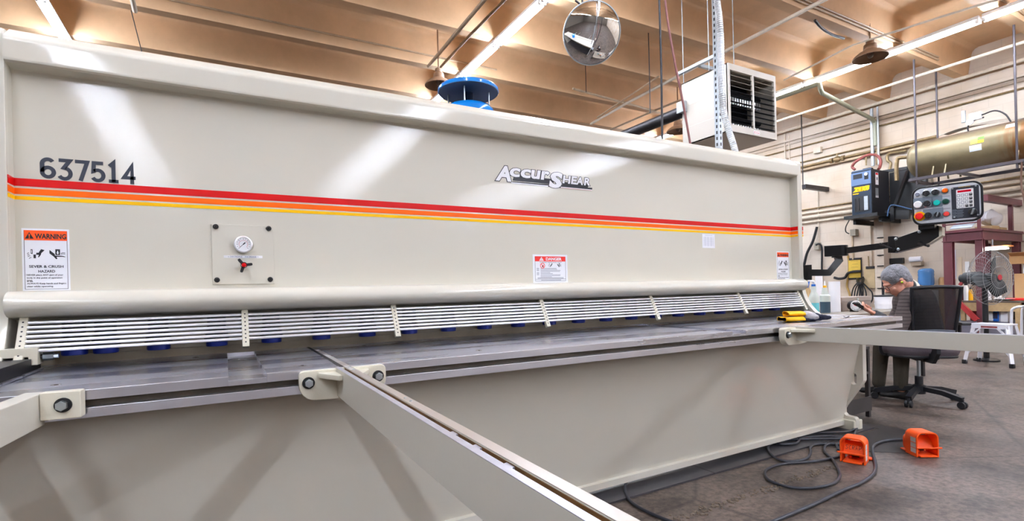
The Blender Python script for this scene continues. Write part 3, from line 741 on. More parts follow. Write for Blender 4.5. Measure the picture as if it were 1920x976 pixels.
MB().prism(pts, -.012, .078, 'Y', bev=.003).build('link_arm', M_PEND, t, M=Matrix.Translation(-o_) @ Fm)
pts, *_ = plate3([(1761, 424), (1767, 425), (1767, 441), (1743, 456.5), (1737, 458), (1743, 455), (1761, 443)], 0, 0, 0)
MB().prism(pts, -.008, .074, 'Y').build('edge_plate', M_CREAM2, t, M=Matrix.Translation(-o_) @ Fm)
def onP(px, py):
    r = _R*((px-PPX)/FPX) - _U*((py-PPY)/FPX) + _F; c = Vector((0, 0, HC)); return c+r*((AP+nP*.012-c).dot(nP)/r.dot(nP))
for px, py in ((1680, 447.5), (1724, 434.5), (1684.5, 467)):
    p = onP(px, py); pb(MB().lathe([(.009, -.002), (.0095, .006), (.007, .0085), (.004, .009), (.004, .006), (0, .006)], p, nP, 18, M_ZINC), 'socket_screw', M_ZINC)
pb(MB().tube([onP(1653, 457)+nP*.03, onP(1676, 466.5)+nP*.03], .0045, m=M_PEND).sph(onP(1653, 457)+nP*.03, .0075, m=M_PEND).cyl(onP(1677, 467)-nP*.0, onP(1677, 467)+nP*.036, .009, m=M_PEND), 'lock_lever', M_PEND)
pb(MB().tube([onP(1724, 454.5)+nP*.026, onP(1741, 461)+nP*.04], [.011, .006], m=M_PEND).sph(onP(1743, 461)+nP*.04, .009, sc=(1.3, 1, 1), m=M_PEND).cyl(onP(1723, 454), onP(1723, 454)+nP*.036, .011, m=M_PEND), 'clamp_lever', M_PEND)
mnt0 = atz(1750, 424, 3.33)
pb(MB().cbox(mnt0+Vector((.0, .03, .0)), (.085, .085, .035), .003, None, Euler((0, 0, math.atan2(dP.y, dP.x)))), 'swivel_mount', M_PEND)
# the box: rounded face plate in a black gasket rim, beige body behind
TL, TR, BL = atz(1706, 353, 3.36), atz(1840, 336, 3.125), atz(1711, 424, 3.36)
PW, PH = (TR-TL).length, (BL-TL).length
ur = (TR-TL).normalized(); uu = (TL-BL); uu = (uu-ur*uu.dot(ur)).normalized()
FP = frame(BL, ur, uu)      # local x right, y up, z towards the viewer
M_BOX = mat('beige enclosure', (196, 188, 172), .45); M_FACE = mat('brushed aluminium face', (198, 202, 208), .4, metal=.35); M_MOD = mat('black module face', (40, 42, 52), .4)
M_BPL = mat('slate legend plate', (122, 134, 146), .5); M_TEAL = mat('teal lens', (26, 196, 184), .25); M_ORL = mat('orange lens', (255, 116, 16), .25); M_RLENS = mat('coral lens', (255, 84, 78), .25); M_ESTOP = mat('stop button red', (236, 34, 34), .3); M_GRN = mat('dark green lens', (8, 62, 48), .3); M_DISP = mat('dark red display', (138, 4, 26), .2, emit=(150, 0, 24), estr=.25)
def onPanel(mb, name, m=None, parent=None): return mb.build(name, m, parent or t, M=Matrix.Translation(-o_) @ FP)
enc = onPanel(MB().prism(rrect(.003, .003, PW-.003, PH-.003, .05), -.10, -.012, 'Z', bev=.006), 'enclosure', M_BOX)
bm = MB().prism(rrect(0, 0, PW, PH, .052, 8), -.014, .0, 'Z', bev=.004); onPanel(bm, 'gasket_rim', M_BLACK)
fc = onPanel(MB().prism(rrect(.012, .012, PW-.012, PH-.012, .042, 8), .0, .003, 'Z', bev=.001), 'face_plate', M_FACE)
def uv(x, y):
    u = (x-135)/1175; yt = 235-150*u; yb = 838-118*u
    return u*PW, (1-(y-yt)/(yb-yt))*PH
def sq(mb, x, y, hw, hh, z0, z1, m, r=.003):
    a, b = uv(x, y); mb.prism(rrect(a-hw, b-hh, a+hw, b+hh, r, 2), z0, z1, 'Z', m=m, smooth=False)
mb = MB()
for x, y in ((257, 478), (412, 455), (568, 438), (418, 645), (577, 625)): sq(mb, x, y, .027, .036, .003, .0038, M_BPL)
onPanel(mb, 'legend_plates', M_BPL)
mb = MB()
for x, y, w_ in ((245, 412, .016), (400, 392, .016), (565, 372, .016), (418, 580, .016), (575, 562, .016), (262, 592, .012), (712, 355, .02), (722, 548, .02)):
    sq(mb, x, y, w_, .0016, .0038, .0042, M_GREYINK, .0005)
onPanel(mb, 'legends', M_GREYINK)
def knob(name, x, y, r, h, m, ring=None, dome=False, pointer=None):
    a, b = uv(x, y); mb = MB()
    if ring: mb.lathe([(r*1.32, .003), (r*1.32, .008), (r*1.1, .012), (r*1.0, .010), (0, .010)], (a, b, 0), (0, 0, 1), 24, ring)
    pr = [(r, .004), (r, h-.003), (r*.85, h), (0, h+(.002 if dome else 0))]
    mb.lathe(pr, (a, b, 0), (0, 0, 1), 24, m)
    if pointer: mb.cbox((a, b, h+.003), (r*.5, r*1.8, .010), .002, pointer if pointer is not True else m, Euler((0, 0, -.3)))
    onPanel(mb, name, m)
knob('key_switch', 238, 335, .012, .018, M_GREYINK, M_WHITEP); knob('selector_knob', 390, 315, .0175, .026, M_BLACKP, M_ZINC, pointer=True); knob('selector_knob', 545, 295, .0175, .026, M_BLACKP, M_ZINC, pointer=True)
knob('pilot_lamp', 707, 268, .0145, .022, M_ORL, M_ZINC, True, pointer=True); knob('mushroom_button', 245, 495, .022, .028, M_WHITEP, None, True); knob('selector_knob', 400, 478, .0175, .026, M_BLACKP, M_ZINC, pointer=True)
knob('push_button', 565, 460, .0175, .018, M_TEAL, None, True); knob('push_button', 712, 438, .0155, .016, M_GRN, M_ZINC, True); knob('selector_knob', 415, 660, .019, .026, M_BLACKP, None, pointer=True)
knob('selector_knob', 572, 645, .0165, .026, M_BLACKP, None, pointer=M_ZINC); knob('push_button', 718, 632, .0145, .016, M_RLENS, M_ZINC, True)
a, b = uv(268, 676); onPanel(MB().lathe([(.030, .003), (.030, .0045), (0, .0045)], (a, b, 0), (0, 0, 1), 28, M_YELLOW), 'stop_ring', M_YELLOW)
a, b = uv(262, 678); onPanel(MB().lathe([(.012, .004), (.012, .016), (.0215, .018), (.0215, .026), (.018, .031), (0, .033)], (a, b, 0), (0, 0, 1), 28, M_ESTOP), 'stop_button', M_ESTOP)
# control module
x0, y0 = uv(808, 715); x1, y1 = uv(1245, 168)
mod = onPanel(MB().prism(rrect(x0, y0, x1, y1, .006, 3), .003, .006, 'Z', bev=.001), 'control_module', M_MOD)
mb = MB(); a0, b0 = uv(886, 548); a1, b1 = uv(1160, 222); mb.prism(rrect(a0, b0, a1, b1, .004, 3), .006, .0075, 'Z', m=M_WHITEP, smooth=False)
mb2 = MB()
for r_ in range(4):
    for c_ in range(4):
        x = (920, 985, 1050, 1115)[c_]; y = (345, 405, 459, 515)[r_]-.125*(x-920); dk = c_ == 3 or (r_ == 3 and c_ == 2)
        sq(mb2, x, y, .0072, .0078, .0075, .0095, M_BLACKP if dk else M_GREYINK, .001)
        if not dk: sq(mb2, x, y, .005, .0055, .0095, .0099, M_WHITEP, .001)
        else: sq(mb2, x, y-6, .005, .001, .0095, .0099, M_WHITEP, .0005)
onPanel(mb, 'keypad', M_WHITEP); onPanel(mb2, 'keys', M_WHITEP)
mb = MB(); a0, b0 = uv(908, 300); a1, b1 = uv(1124, 242); mb.box((a0, b0, .0075), (a1, b1, .0085)); onPanel(mb, 'display', M_DISP)
mb = MB(); a0, b0 = uv(1015, 205); text_fit(mb, 'MOTION CONTROL', Matrix(), a0-.026, b0-.0022, a0+.03, b0+.0026, .0062, M_YELLOW); onPanel(mb, 'module_title', M_YELLOW)
mb = MB()
for i in range(6):
    y = 570+i*21
    for x, wd in ((845, .010), (935, .014 if i % 2 else .018)): sq(mb, x, y, wd, .0013, .006, .0064, M_BPL, .0004)
onPanel(mb, 'module_legends', M_BPL)
for x, y in ((830, 237), (1198, 189), (845, 679), (1217, 638)):
    a, b = uv(x, y); onPanel(MB().lathe([(.005, .006), (.005, .008), (0, .0085)], (a, b, 0), (0, 0, 1), 12, M_ZINC), 'module_screw', M_ZINC)
knob('selector_knob', 1140, 592, .021, .03, M_BLACKP, None, pointer=M_ZINC)

# ------------------------------------------------------------------ floor under the shear
M_PLATE = mat('oily steel floor plate', (74, 72, 76), .4, metal=.35, vary=.3, vscale=3)
for x0, x1, nm in ((-1.5, 2.32, 'long oily steel plate under the shear apron'), (2.325, 3.98, 'dark steel plate under the right foot of the shear')):
    o = MB().box((x0, 1.935, .0005), (x1, 3.2, .010), .001).build('floor_plate', M_PLATE); tag(o, nm, 'steel plate')
M_PATCH = mat('dark oil stain', (58, 54, 54), .3, vary=.2, vscale=9)
rnd = random.Random(3)
poly = [(3.3, 1.93), (3.42, 1.68), (3.56, 1.56), (3.72, 1.52), (3.84, 1.56), (3.93, 1.66), (4.06, 1.74), (4.12, 1.86), (4.08, 2.0), (4.0, 2.06), (3.99, 1.93)]
poly = [(x+rnd.uniform(-.02, .02), y+rnd.uniform(-.02, .02)) for x, y in poly]
o = MB().prism(poly, .0003, .002, 'Z').build('oil_stain', M_PATCH); tag(o, 'dark oily stain on the floor by the right foot pad', 'stain', kind='stuff')
M_RUB = mat('crumbled joint filler', (126, 112, 98), .8, vary=.4, vscale=40)
mb = MB(); rnd = random.Random(11)
for k in range(260):
    x = rnd.uniform(1.2, 2.95); y = 1.655+rnd.gauss(0, .016); s_ = rnd.uniform(.003, .011)
    mb.cbox((x, y, s_*.25), (s_*1.4, s_, s_*.7), 0, M_RUB, Euler((0, 0, rnd.uniform(0, 3))))
o = mb.build('joint_rubble', M_RUB); tag(o, 'crumbled filler along the floor joint in front of the shear', 'rubble', kind='stuff')

# ------------------------------------------------------------------ foot switches
M_SAFE = mat('orange cast foot switch', (255, 92, 20), .42, bump=.04, scale=120)
M_LABEL = mat('grey white sticker', (214, 214, 218), .6)
def foot_switch(label, loc, rz, side, scrap):
    t = thing('foot_switch', label, 'foot pedal', loc, rz)
    # local: opening faces -y, x right, hood 0.125 wide, 0.10 deep, 0.145 high
    W, D, H_ = .0625, .10, .145
    out = [(-W, .0), (-W, H_-.04)] + arc(-W+.035, H_-.035, .035, 180, 90, 6)[1:] + arc(W-.035, H_-.035, .035, 90, 0, 6) + [(W, .0)]
    inn = [(W-.009, .0)] + [(W-.009, H_-.04)] + arc(W-.035, H_-.035, .026, 0, 90, 6)[1:] + arc(-W+.035, H_-.035, .026, 90, 180, 6) + [(-W+.009, .0)]
    MB().prism(out+inn, -.05, .05, 'Y', bev=.003).build('hood', M_SAFE, t)
    MB().prism(rrect(-.045, .004, .045, .105, .03, 4), .045, .10, 'Y', bev=.006).build('housing', M_SAFE, t)
    MB().box((-.047, -.06, .002), (.047, .11, .012), .003).build('base_plate', M_SAFE, t)
    MB().box((-.05, .07, .002), (.074, .115, .01), .003).build('mounting_ear', M_SAFE, t)
    MB().cbox((0, -.005, .078), (.098, .006, .09), .002, M_SAFE, Euler((math.radians(-40), 0, 0))).build('treadle', M_SAFE, t)
    MB().box((-W-.014 if side > 0 else -W, -.056, .05), (W+.0 if side > 0 else W+.016, -.046, .060), .004).build('guard_bar', M_SAFE, t)
    mb = MB(); mb.cyl((-.028, .02, .03), (.02, .02, .03), .01, m=M_BLACKP); mb.cyl((-.02, .0, .022), (-.02, .03, .022), .007, m=M_SAFE); mb.build('spring', M_BLACKP, t)
    mb = MB()
    for k in range(3): mb.box((side*W+(-.0008 if side < 0 else 0), -.044, .022+k*.031), (side*W+(0 if side < 0 else .0008), .0, .049+k*.031), 0, M_LABEL)
    mb.build('label', M_LABEL, t)
    if scrap:
        mb = MB(); F = frame((0, -.0076, .0801), (1, 0, 0), Vector((0, math.sin(math.radians(40)), math.cos(math.radians(40)))))
        # marker pen letters
        G = {'S': [(.9, .85), (.5, 1), (.1, .8), (.5, .52), (.85, .28), (.5, 0), (.05, .12)], 'C': [(.9, .85), (.5, 1), (.1, .5), (.45, 0), (.9, .12)], 'R': [(.1, 0), (.1, 1), (.75, .85), (.7, .55), (.15, .5), (.85, 0)], 'A': [(.05, 0), (.45, 1), (.85, 0), (.65, .4), (.25, .4)], 'P': [(.1, 0), (.1, 1), (.8, .85), (.7, .5), (.12, .45)]}
        for i, c in enumerate('SCRAP'): stroke(mb, [(-.041+i*.0165+x*.0135, -.013+y*.026) for x, y in G[c]], .0019, F, .0, .0006, M_INK)
        mb.build('marker_lettering', M_INK, t)
    return t
a, b = at(1574, 864, Z=0), at(1624, 873, Z=0); c_ = (a+b)/2; rz = math.atan2(b.y-a.y, b.x-a.x)
n_ = Vector((-math.sin(rz), math.cos(rz), 0))
FS1 = foot_switch('orange foot switch marked in black marker pen, nearest the shear', (c_+n_*.05)[:2]+(0,) if False else tuple(c_+n_*.05), rz, 1, True)
a, b = at(1717, 857, Z=0), at(1763.5, 857, Z=0); c_ = (a+b)/2; rz2 = math.atan2(b.y-a.y, b.x-a.x); n2 = Vector((-math.sin(rz2), math.cos(rz2), 0))
FS2 = foot_switch('orange foot switch without lettering, further right on the bare floor', tuple(c_+n2*.05), rz2, -1, False)
mb = MB(); c_ = Vector(FS2.location); d_ = Vector((math.cos(rz2), math.sin(rz2), 0))
# cables
M_CABLE = mat('black cable', (44, 46, 54), .42)
def cable(name, label, px, r=.0075, lift=None, extra0=None, extra1=None, cat='cable'):
    P = []
    for i, q in enumerate(px):
        p = at(q[0], q[1], Z=0); p.z = r+.0105*(1 if p.y > 1.935 and p.x < 3.98 else 0) + (q[2] if len(q) > 2 else 0)+.002; P.append(p)
    if extra0: P = extra0+P
    if extra1: P = P+extra1
    return tag(MB().tube(P, r, 10, M_CABLE, 8).build(name, M_CABLE), label, cat)
e1 = Vector(FS1.location)+n_*.10; e2 = Vector(FS2.location)+n2*.10
cable('black_cable', 'black cable snaking from the lettered foot switch in two loose coils', [(1604, 806), (1602, 809), (1590, 814), (1560, 816), (1500, 818), (1492, 824), (1499, 829), (1490, 837), (1462, 838), (1456, 832), (1480, 829.5), (1540, 828), (1580, 824.5), (1590, 825)], .0075)
cable('black_cable', 'black cable looping wide across the floor left of the lettered switch', [(1607, 807), (1600, 817), (1585, 822), (1545, 823), (1470, 829), (1444, 838), (1442, 851), (1458, 863), (1485, 867), (1512, 862), (1520, 850), (1519, 842), (1527, 836), (1550, 834), (1575, 835)], .0075)
cable('black_cable', 'black cable in the nearest loop, ending behind the lettered switch', [(1572, 846), (1566, 834), (1550, 836), (1546, 848), (1562, 865), (1573, 885), (1574, 897), (1560, 910), (1520, 918), (1480, 916), (1446, 905), (1435, 893), (1440, 881), (1470, 872), (1520, 868), (1562, 861), (1580, 855)], .0075, )
cable('black_cable', 'black cable curling from the plain switch towards the photographer', [(1706, 827), (1695, 826), (1665, 828), (1645, 833), (1636, 842), (1638, 858), (1642, 876), (1637, 892), (1615, 908), (1575, 925), (1530, 947), (1470, 973), (1430, 990)], .0085)
cable('black_cable', 'black cable emerging from under the apron beside the slotted arm', [(1178, 912, .02), (1172, 920), (1178, 937), (1196, 953), (1230, 970), (1280, 990)], .008)

# ------------------------------------------------------------------ work gloves on the table
M_GY = mat('yellow glove cuff', (240, 180, 12), .75, bump=.15, scale=60); M_GG = mat('grey suede palm', (186, 182, 186), .85, bump=.4, scale=40, vary=.2, vscale=30); M_GN = mat('navy glove cloth', (30, 32, 52), .85, bump=.3, scale=50)
def glove(label, o, ang, z0, kind):
    t = thing('work_glove', label, 'glove', (o.x, o.y, TZ+.0015), ang)
    n = 40
    # cuff: flattened hollow sleeve along x
    if kind == 'top': hw, hh, L0, L1, zc = .062, .016, -.075, .02, .045
    else: hw, hh, L0, L1, zc = .066, .013, -.115, .0, .0155
    def cuff(u, v, s=1.):
        a = 2*PI*u; x = L0+(L1-L0)*v
        wv = .004*math.sin(3*a+2*v) if kind != 'top' else .002*math.sin(2*a)
        return (x, math.cos(a)*(hw*s+(0 if kind == 'top' else .006*math.sin(5*v))), zc+max(-zc+.001, (math.copysign(abs(math.sin(a))**.7, math.sin(a)))*hh*s+wv*s))
    mb = MB(); mb.grid(lambda u, v: cuff(u, v), n, 8, M_GY, True); mb.grid(lambda u, v: cuff(u, v, .86), n, 8, M_GN if kind != 'top' else M_GY, True)
    R0 = [cuff(k/n, 0) for k in range(n)]; R1 = [cuff(k/n, 0, .86) for k in range(n)]
    for k in range(n): mb.quad([R0[k], R0[(k+1) % n], R1[(k+1) % n], R1[k]], M_GY)
    mb.build('cuff', M_GY, t)
    bm = MB()
    def blob(pts, m, nm):
        bm = bmesh.new()
        for (x, y, z, rx, ry, rz_) in pts:
            r = bmesh.ops.create_uvsphere(bm, u_segments=18, v_segments=10, radius=1)['verts']
            bmesh.ops.transform(bm, matrix=Matrix.Translation((x, y, z)) @ Matrix.Diagonal((rx, ry, rz_, 1)), verts=r)
        me = bpy.data.meshes.new(nm); bm.to_mesh(me); bm.free(); me.materials.append(m)
        o = bpy.data.objects.new(nm, me); COL.objects.link(o); o.parent = t
        md = o.modifiers.new('r', 'REMESH'); md.mode = 'VOXEL'; md.voxel_size = .0045
        ms = o.modifiers.new('s', 'SMOOTH'); ms.factor = .6; ms.iterations = 5
        tx = bpy.data.textures.new('folds', 'CLOUDS'); tx.noise_scale = .03
        md = o.modifiers.new('d', 'DISPLACE'); md.texture = tx; md.strength = .010; md.mid_level = .5
        for p in me.polygons: p.use_smooth = True
        return o
    if kind == 'top':
        blob([(.045, 0, .034, .05, .052, .028), (.075, .01, .026, .045, .05, .024), (.06, -.03, .024, .05, .026, .022)], M_GG, 'palm')
        blob([(.125+.0*k, -.032+.021*k, .022, .060-.006*abs(k-1.5), .0125, .0165) for k in range(4)] + [(.10, .0, .028, .03, .045, .02)], M_GN, 'fingers')
    else:
        blob([(.03, 0, .011, .05, .055, .011), (.08, .01, .010, .06, .045, .010)], M_GN, 'palm')
A_ = at(1497, 604, Z=TZ); B_ = at(1572, 603, Z=TZ); ang = math.atan2(B_.y-A_.y, B_.x-A_.x)
mid = A_.lerp(B_, .42)
g0 = at(1517, 603.5, Z=TZ)+Vector((.035, .085, 0))
glove('work glove with a stiff yellow cuff, grey palm and navy fingers, lying on top', g0, ang, 0, 'top')
glove('flattened yellow-edged work glove underneath on the table', g0+Vector((-.012, -.02, 0)), ang+.12, 0, 'under')
o = MB().tube([at(1582, 594, Z=TZ)+Vector((0, 0, .006)), at(1586, 596, Z=TZ)+Vector((0, 0, .003)), at(1592, 593.5, Z=TZ)+Vector((0, 0, .003))], .003, 8, M_DARKSTEEL).build('steel_hook', M_DARKSTEEL); tag(o, 'small dark metal hook lying at the right end of the table', 'hook')
# ------------------------------------------------------------------ under the ceiling
def pipe(name, label, pts, r, m, cat='pipe', sm=0, seg=10, group=None, clamps=()):
    o = MB().tube(pts, r, seg, m, sm).build(name, m)
    return tag(o, label, cat, group)
def pz(px, py, z): return at(px, py, Z=z)
# convex mirror
M_MIRROR = mat('convex mirror glass', (236, 238, 240), .015, metal=1.)
c = atz(1110, 63, 5.9); t = thing('convex_mirror', 'round convex safety mirror hanging below the ceiling beams', 'mirror', tuple(c))
nrm = (Vector((1.4, -1.5, .35))-c).normalized()
R_, sag = .33, .085; rad = (R_*R_+sag*sag)/(2*sag)
pr = [(rad*math.sin(a), rad*math.cos(a)-rad+sag) for a in [math.asin(R_/rad)*k/14 for k in range(14, -1, -1)]]
MB().lathe(pr, (0, 0, 0), nrm, 64).build('mirror_dome', M_MIRROR, t)
MB().lathe([(R_-.004, -.012), (R_+.008, -.012), (R_+.009, .004), (R_-.003, .006)], (0, 0, 0), nrm, 64, M_GALV).build('rim', M_GALV, t)
MB().lathe([(R_, -.01), (.1, -.04), (0, -.045)], (0, 0, 0), nrm, 40).build('back_shell', M_GALV, t)
MB().tube([Vector((0, 0, 0))-nrm*.04, Vector((-.02, .12, .30)), Vector((-.02, .14, .62)), Vector((-.02, .14, 1.03))], .012, 10, M_DARKSTEEL, 6).build('mounting_arm', M_DARKSTEEL, t)
MB().tube([(-.12, .14, .42), (-.05, .10, .36), (.05, .1, .36), (.1, .14, .42)], .012, 10, M_DARKSTEEL, 6).build('bracket', M_DARKSTEEL, t)
# deck behind the front plate, with the blue drum standing on it
shp(MB().box((XL, 2.615, 1.90), (XR, 3.3, 1.955), .004), 'top_deck', M_CREAM)
M_BLUEP = mat('glossy blue enamel', (12, 122, 206), .18, coat=.6)
t = thing('blue_drum', 'blue drum with a wide flanged lid rising behind the top edge of the shear', 'drum', (1.36, 2.93, 1.956))
MB().lathe([(0, .0), (.165, .0), (.165, .17), (.16, .2), (.14, .225), (.1, .24), (0, .245)], (0, 0, 0), (0, 0, 1), 40).build('body', M_BLUEP, t)
MB().lathe([(.186, .318), (.190, .322), (.190, .336), (.182, .346), (.12, .352), (0, .353)], (0, 0, 0), (0, 0, 1), 56).build('lid', M_BLUEP, t)
MB().lathe([(.03, .24), (.03, .318), (.165, .320), (.186, .316), (.188, .322)], (0, 0, 0), (0, 0, 1), 56).build('lid_underside', mat('blue with painted shade', (8, 34, 62), .6), t)  # shade under the lid is put into this darker blue
for a in range(4):
    MB().cyl((.128*math.cos(a*PI/2+.95), .128*math.sin(a*PI/2+.95), .2), (.128*math.cos(a*PI/2+.95), .128*math.sin(a*PI/2+.95), .315), .005, m=M_ZINC).build('stud', M_ZINC, t)
# rusty bell lamps
M_BELL = mat('dusty bell shade', (150, 116, 88), .6, vary=.3, vscale=9); M_BELLIN = mat('dark shade inside', (70, 54, 44), .6)
def bell(label, c, D):
    t = thing('bell_lamp', label, 'lamp', tuple(c), 0, None); r = D/2
    MB().lathe([(r*.22, r*.92), (r*.27, r*.9), (r*.36, r*.82), (r*.39, r*.5), (r*.46, r*.42), (r*.68, r*.32), (r*.9, r*.14), (r, 0), (r*.99, -.04*r), (r*.9, r*.08), (r*.66, r*.26), (r*.42, r*.36), (r*.33, r*.5), (r*.3, r*.76), (0, r*.8)], (0, 0, 0), (0, 0, 1), 36).build('shade', M_BELL, t)
    MB().lathe([(0, r*.85), (r*.24, r*.85), (r*.24, r*1.15), (r*.12, r*1.2), (0, r*1.2)], (0, 0, 0), (0, 0, 1), 20).build('socket_cap', M_BELL, t)
    MB().sph((0, 0, r*.22), r*.2, (1, 1, 1.3)).build('bulb', mat('unlit bulb', (120, 104, 92), .25), t)
    MB().cyl((0, 0, r*1.18), (0, 0, SZ+.02-c.z), .012).build('stem', M_BELL, t)
bell('brown bell lamp hanging left of the blue drum', atz(823, 160, 8.4), .46)
bell('brown bell lamp hanging under the right row of lights, seen into the shade', atz(1632, 108, 8.3), .50)
bell('brown bell lamp seen far away between the hose and the unit heater', atz(1272, 246, 11.5), .52)
# unit heater
YH, XA, XB = 4.0, 5.205, 6.10; ZT, ZB = 3.645, 2.845; DH = .70
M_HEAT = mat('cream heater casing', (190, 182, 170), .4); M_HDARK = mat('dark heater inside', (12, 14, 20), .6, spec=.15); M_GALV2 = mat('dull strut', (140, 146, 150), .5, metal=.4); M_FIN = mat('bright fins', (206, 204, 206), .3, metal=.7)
t = thing('unit_heater', 'cream unit heater hung from the ceiling with louvres and two bays of fins', 'heater', (XA, YH, ZB)); W_H, H_H = XB-XA, ZT-ZB
mb = MB()
mb.box((0, .012, 0), (.012, DH, H_H)).box((W_H-.012, .012, 0), (W_H, DH, H_H)).box((0, .012, H_H-.012), (W_H, DH, H_H)).box((0, .012, 0), (W_H, DH, .012)).box((.012, DH-.012, .012), (W_H-.012, DH, H_H-.012))
mb.build('casing', M_HEAT, t)
mb = MB(); b_ = .035
mb.box((0, 0, 0), (b_, .03, H_H), .003).box((W_H-b_, 0, 0), (W_H, .03, H_H), .003).box((b_, 0, H_H-.075), (W_H-b_, .03, H_H), .003).box((b_, 0, 0), (W_H-b_, .03, .085), .003)
mb.build('front_frame', M_HEAT, t)
MB().box((W_H*.5-.014, -.004, .08), (W_H*.5+.014, .02, H_H-.07), .002).build('centre_bar', M_HEAT, t)
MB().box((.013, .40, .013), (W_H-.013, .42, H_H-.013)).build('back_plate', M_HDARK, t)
for k in range(10):
    z = .115+k*.062
    for x0, x1 in ((b_, W_H*.5-.014), (W_H*.5+.014, W_H-b_)):
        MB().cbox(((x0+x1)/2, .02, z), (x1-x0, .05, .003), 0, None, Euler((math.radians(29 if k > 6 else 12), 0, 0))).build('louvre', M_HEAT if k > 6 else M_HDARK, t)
for z0, z1 in ((.40, .49), (.11, .18)):
    for k in range(16):
        x = .06+k*(W_H-.2)/15
        MB().box((x, .14, z0), (x+.026, .16, z1)).build('fin', M_FIN, t)
    MB().cyl((.05, .2, (z0+z1)/2+.10), (W_H-.06, .2, (z0+z1)/2+.10), .03).build('burner_tube', M_HDARK, t)
mb = MB(); F = frame((W_H*.5+.045, -.001, .04), (1, 0, 0), (0, 0, 1)); flat(mb, rrect(-.06, -.022, .06, .022, .02), F, 0, .0015, M_WHITE); flat(mb, rrect(-.05, -.012, .05, .012, .008), F, .0015, .002, mat('heater badge red', (196, 60, 74), .5)); flat(mb, rrect(-.044, -.006, .044, .006, .004), F, .002, .0023, M_WHITE)
mb.build('badge', M_WHITE, t)
mb = MB()
for y in (.2, .5): mb.box((-.0012, .03, H_H*.62 if y < .3 else H_H*.27), (0, DH-.02, (H_H*.62 if y < .3 else H_H*.27)+.004))
mb.build('panel_seam', M_CREAM2, t)
MB().box((.02, .22, H_H+.15), (.06, .80, H_H+.19), .002).build('hanger_strut', M_GALV2, t); MB().box((.08, .46, H_H+.15), (W_H-.1, .50, H_H+.19), .002).build('hanger_strut', M_GALV2, t)
for x, y in ((.04, .3), (.04, .7), (W_H-.15, .48)): MB().cyl((x, y, H_H-.01), (x, y, BZ-ZB+.02), .005).build('threaded_rod', M_GALV2, t)
MB().box((-.06, .62, .42), (0, .74, .56), .004).build('control_box', M_GALV, t)
pipe('flue_pipe', 'black flue pipe running back from the unit heater over the shear', [(XA+.03, YH+DH+.002, 3.30), (XA+.03, YH+1.3, 3.30), (XA+.03, 9.6, 3.30)], .075, M_DARKSTEEL, 'pipe', 0, 20)
# slotted post with flexible conduit
xs, ys = 3.66, 2.92
t = thing('strut_post', 'galvanised slotted post standing behind the shear and rising to the ceiling', 'post', (xs, ys, 1.956))
hh = BZ-1.955
MB().prism([(-.021, -.021), (.021, -.021), (.021, .021), (.012, .021), (.012, .018), (.018, .018), (.018, -.018), (-.018, -.018), (-.018, .018), (-.012, .018), (-.012, .021), (-.021, .021)], 0, hh, 'Z').build('channel', M_GALV, t)
mb = MB()
for k in range(60):
    z = .05+k*.05
    mb.box((-.007, -.0216, z), (.007, -.021, z+.026), 0, M_DARKSTEEL); mb.box((-.0216, -.007, z), (-.021, .007, z+.026), 0, M_DARKSTEEL)
mb.build('slots', M_DARKSTEEL, t)
MB().box((-.06, -.06, 0), (.06, .06, .006)).build('foot_plate', M_GALV, t)
dz_ = 4.24
def ribbed(pts, r, m, name, label):
    P = spline([Vector(p) for p in pts], 40); rr = [r*(1+.06*math.sin(k*1.6)) for k in range(len(P))]
    return tag(MB().tube(P, rr, 12, m).build(name, m), label, 'conduit')
M_FLEX = mat('ribbed flexible conduit', (206, 210, 214), .35, metal=.55)
P = [atz(x, y, dz_) for x, y in ((1341, -40), (1344, 0), (1348, 30), (1351, 70), (1352, 120), (1354, 170), (1357, 210), (1366, 243), (1377, 278), (1384, 310))]
ribbed(P, .026, M_FLEX, 'flexible_conduit', 'ribbed grey conduit tied to the slotted post and bending off at its foot')
for x, y in ((1353, 39), (1353.5, 103), (1354, 176), (1360, 216)):
    pass
# two hoses
pipe('grey_hose', 'grey hose hanging straight down left of the unit heater', [atz(x, y, 5.2) for x, y in ((1235, -30), (1238, 60), (1240, 140), (1241, 210), (1242, 290))], .011, M_DARKSTEEL, 'hose', 8)
pipe('red_hose', 'dull red hose slanting down beside the grey one', [atz(x, y, 5.0) for x, y in ((1244, -30), (1252, 40), (1266, 120), (1281, 195), (1297, 285))], .011, mat('dull red hose', (132, 84, 80), .6), 'hose', 8)
# conduits under the joists
M_PIPEC = M_TAN
pipe('conduit', 'left of the two tan conduits crossing under the beams above the blue drum', [pz(803, 124, 4.88), pz(910, -2, 4.88), (3.10, 4.2, 4.88)], .028, M_TAN)
pipe('conduit', 'right of the two tan conduits crossing under the beams above the blue drum', [pz(826, 126, 4.88), pz(885, 62, 4.88), pz(948, -2, 4.88), (3.36, 4.2, 4.88)], .022, M_TAN)
pipe('conduit', 'long tan conduit running across the ceiling over the unit heater', [pz(1108, 232, 4.9), pz(1175, 193, 4.9), pz(1364, 94, 4.9), pz(1545, 0, 4.9), pz(1600, -28, 4.9)], .028, M_TANL)
pipe('conduit', 'thin tan conduit beside the long one, ending at a beam clamp', [pz(1120, 220, 4.92), pz(1235, 143, 4.92)], .016, M_TAN)
pipe('conduit', 'lowest tan conduit reaching the back of the unit heater', [pz(1145, 243, 4.975), pz(1225, 208, 4.975), pz(1292, 181, 4.975)], .022, M_TAN)
pipe('conduit', 'tan pipe along a beam edge from below the mirror to the hoses', [pz(1074, 166, 4.965), pz(1155, 188, 4.965), pz(1246, 213, 4.965)], .022, M_TAN)
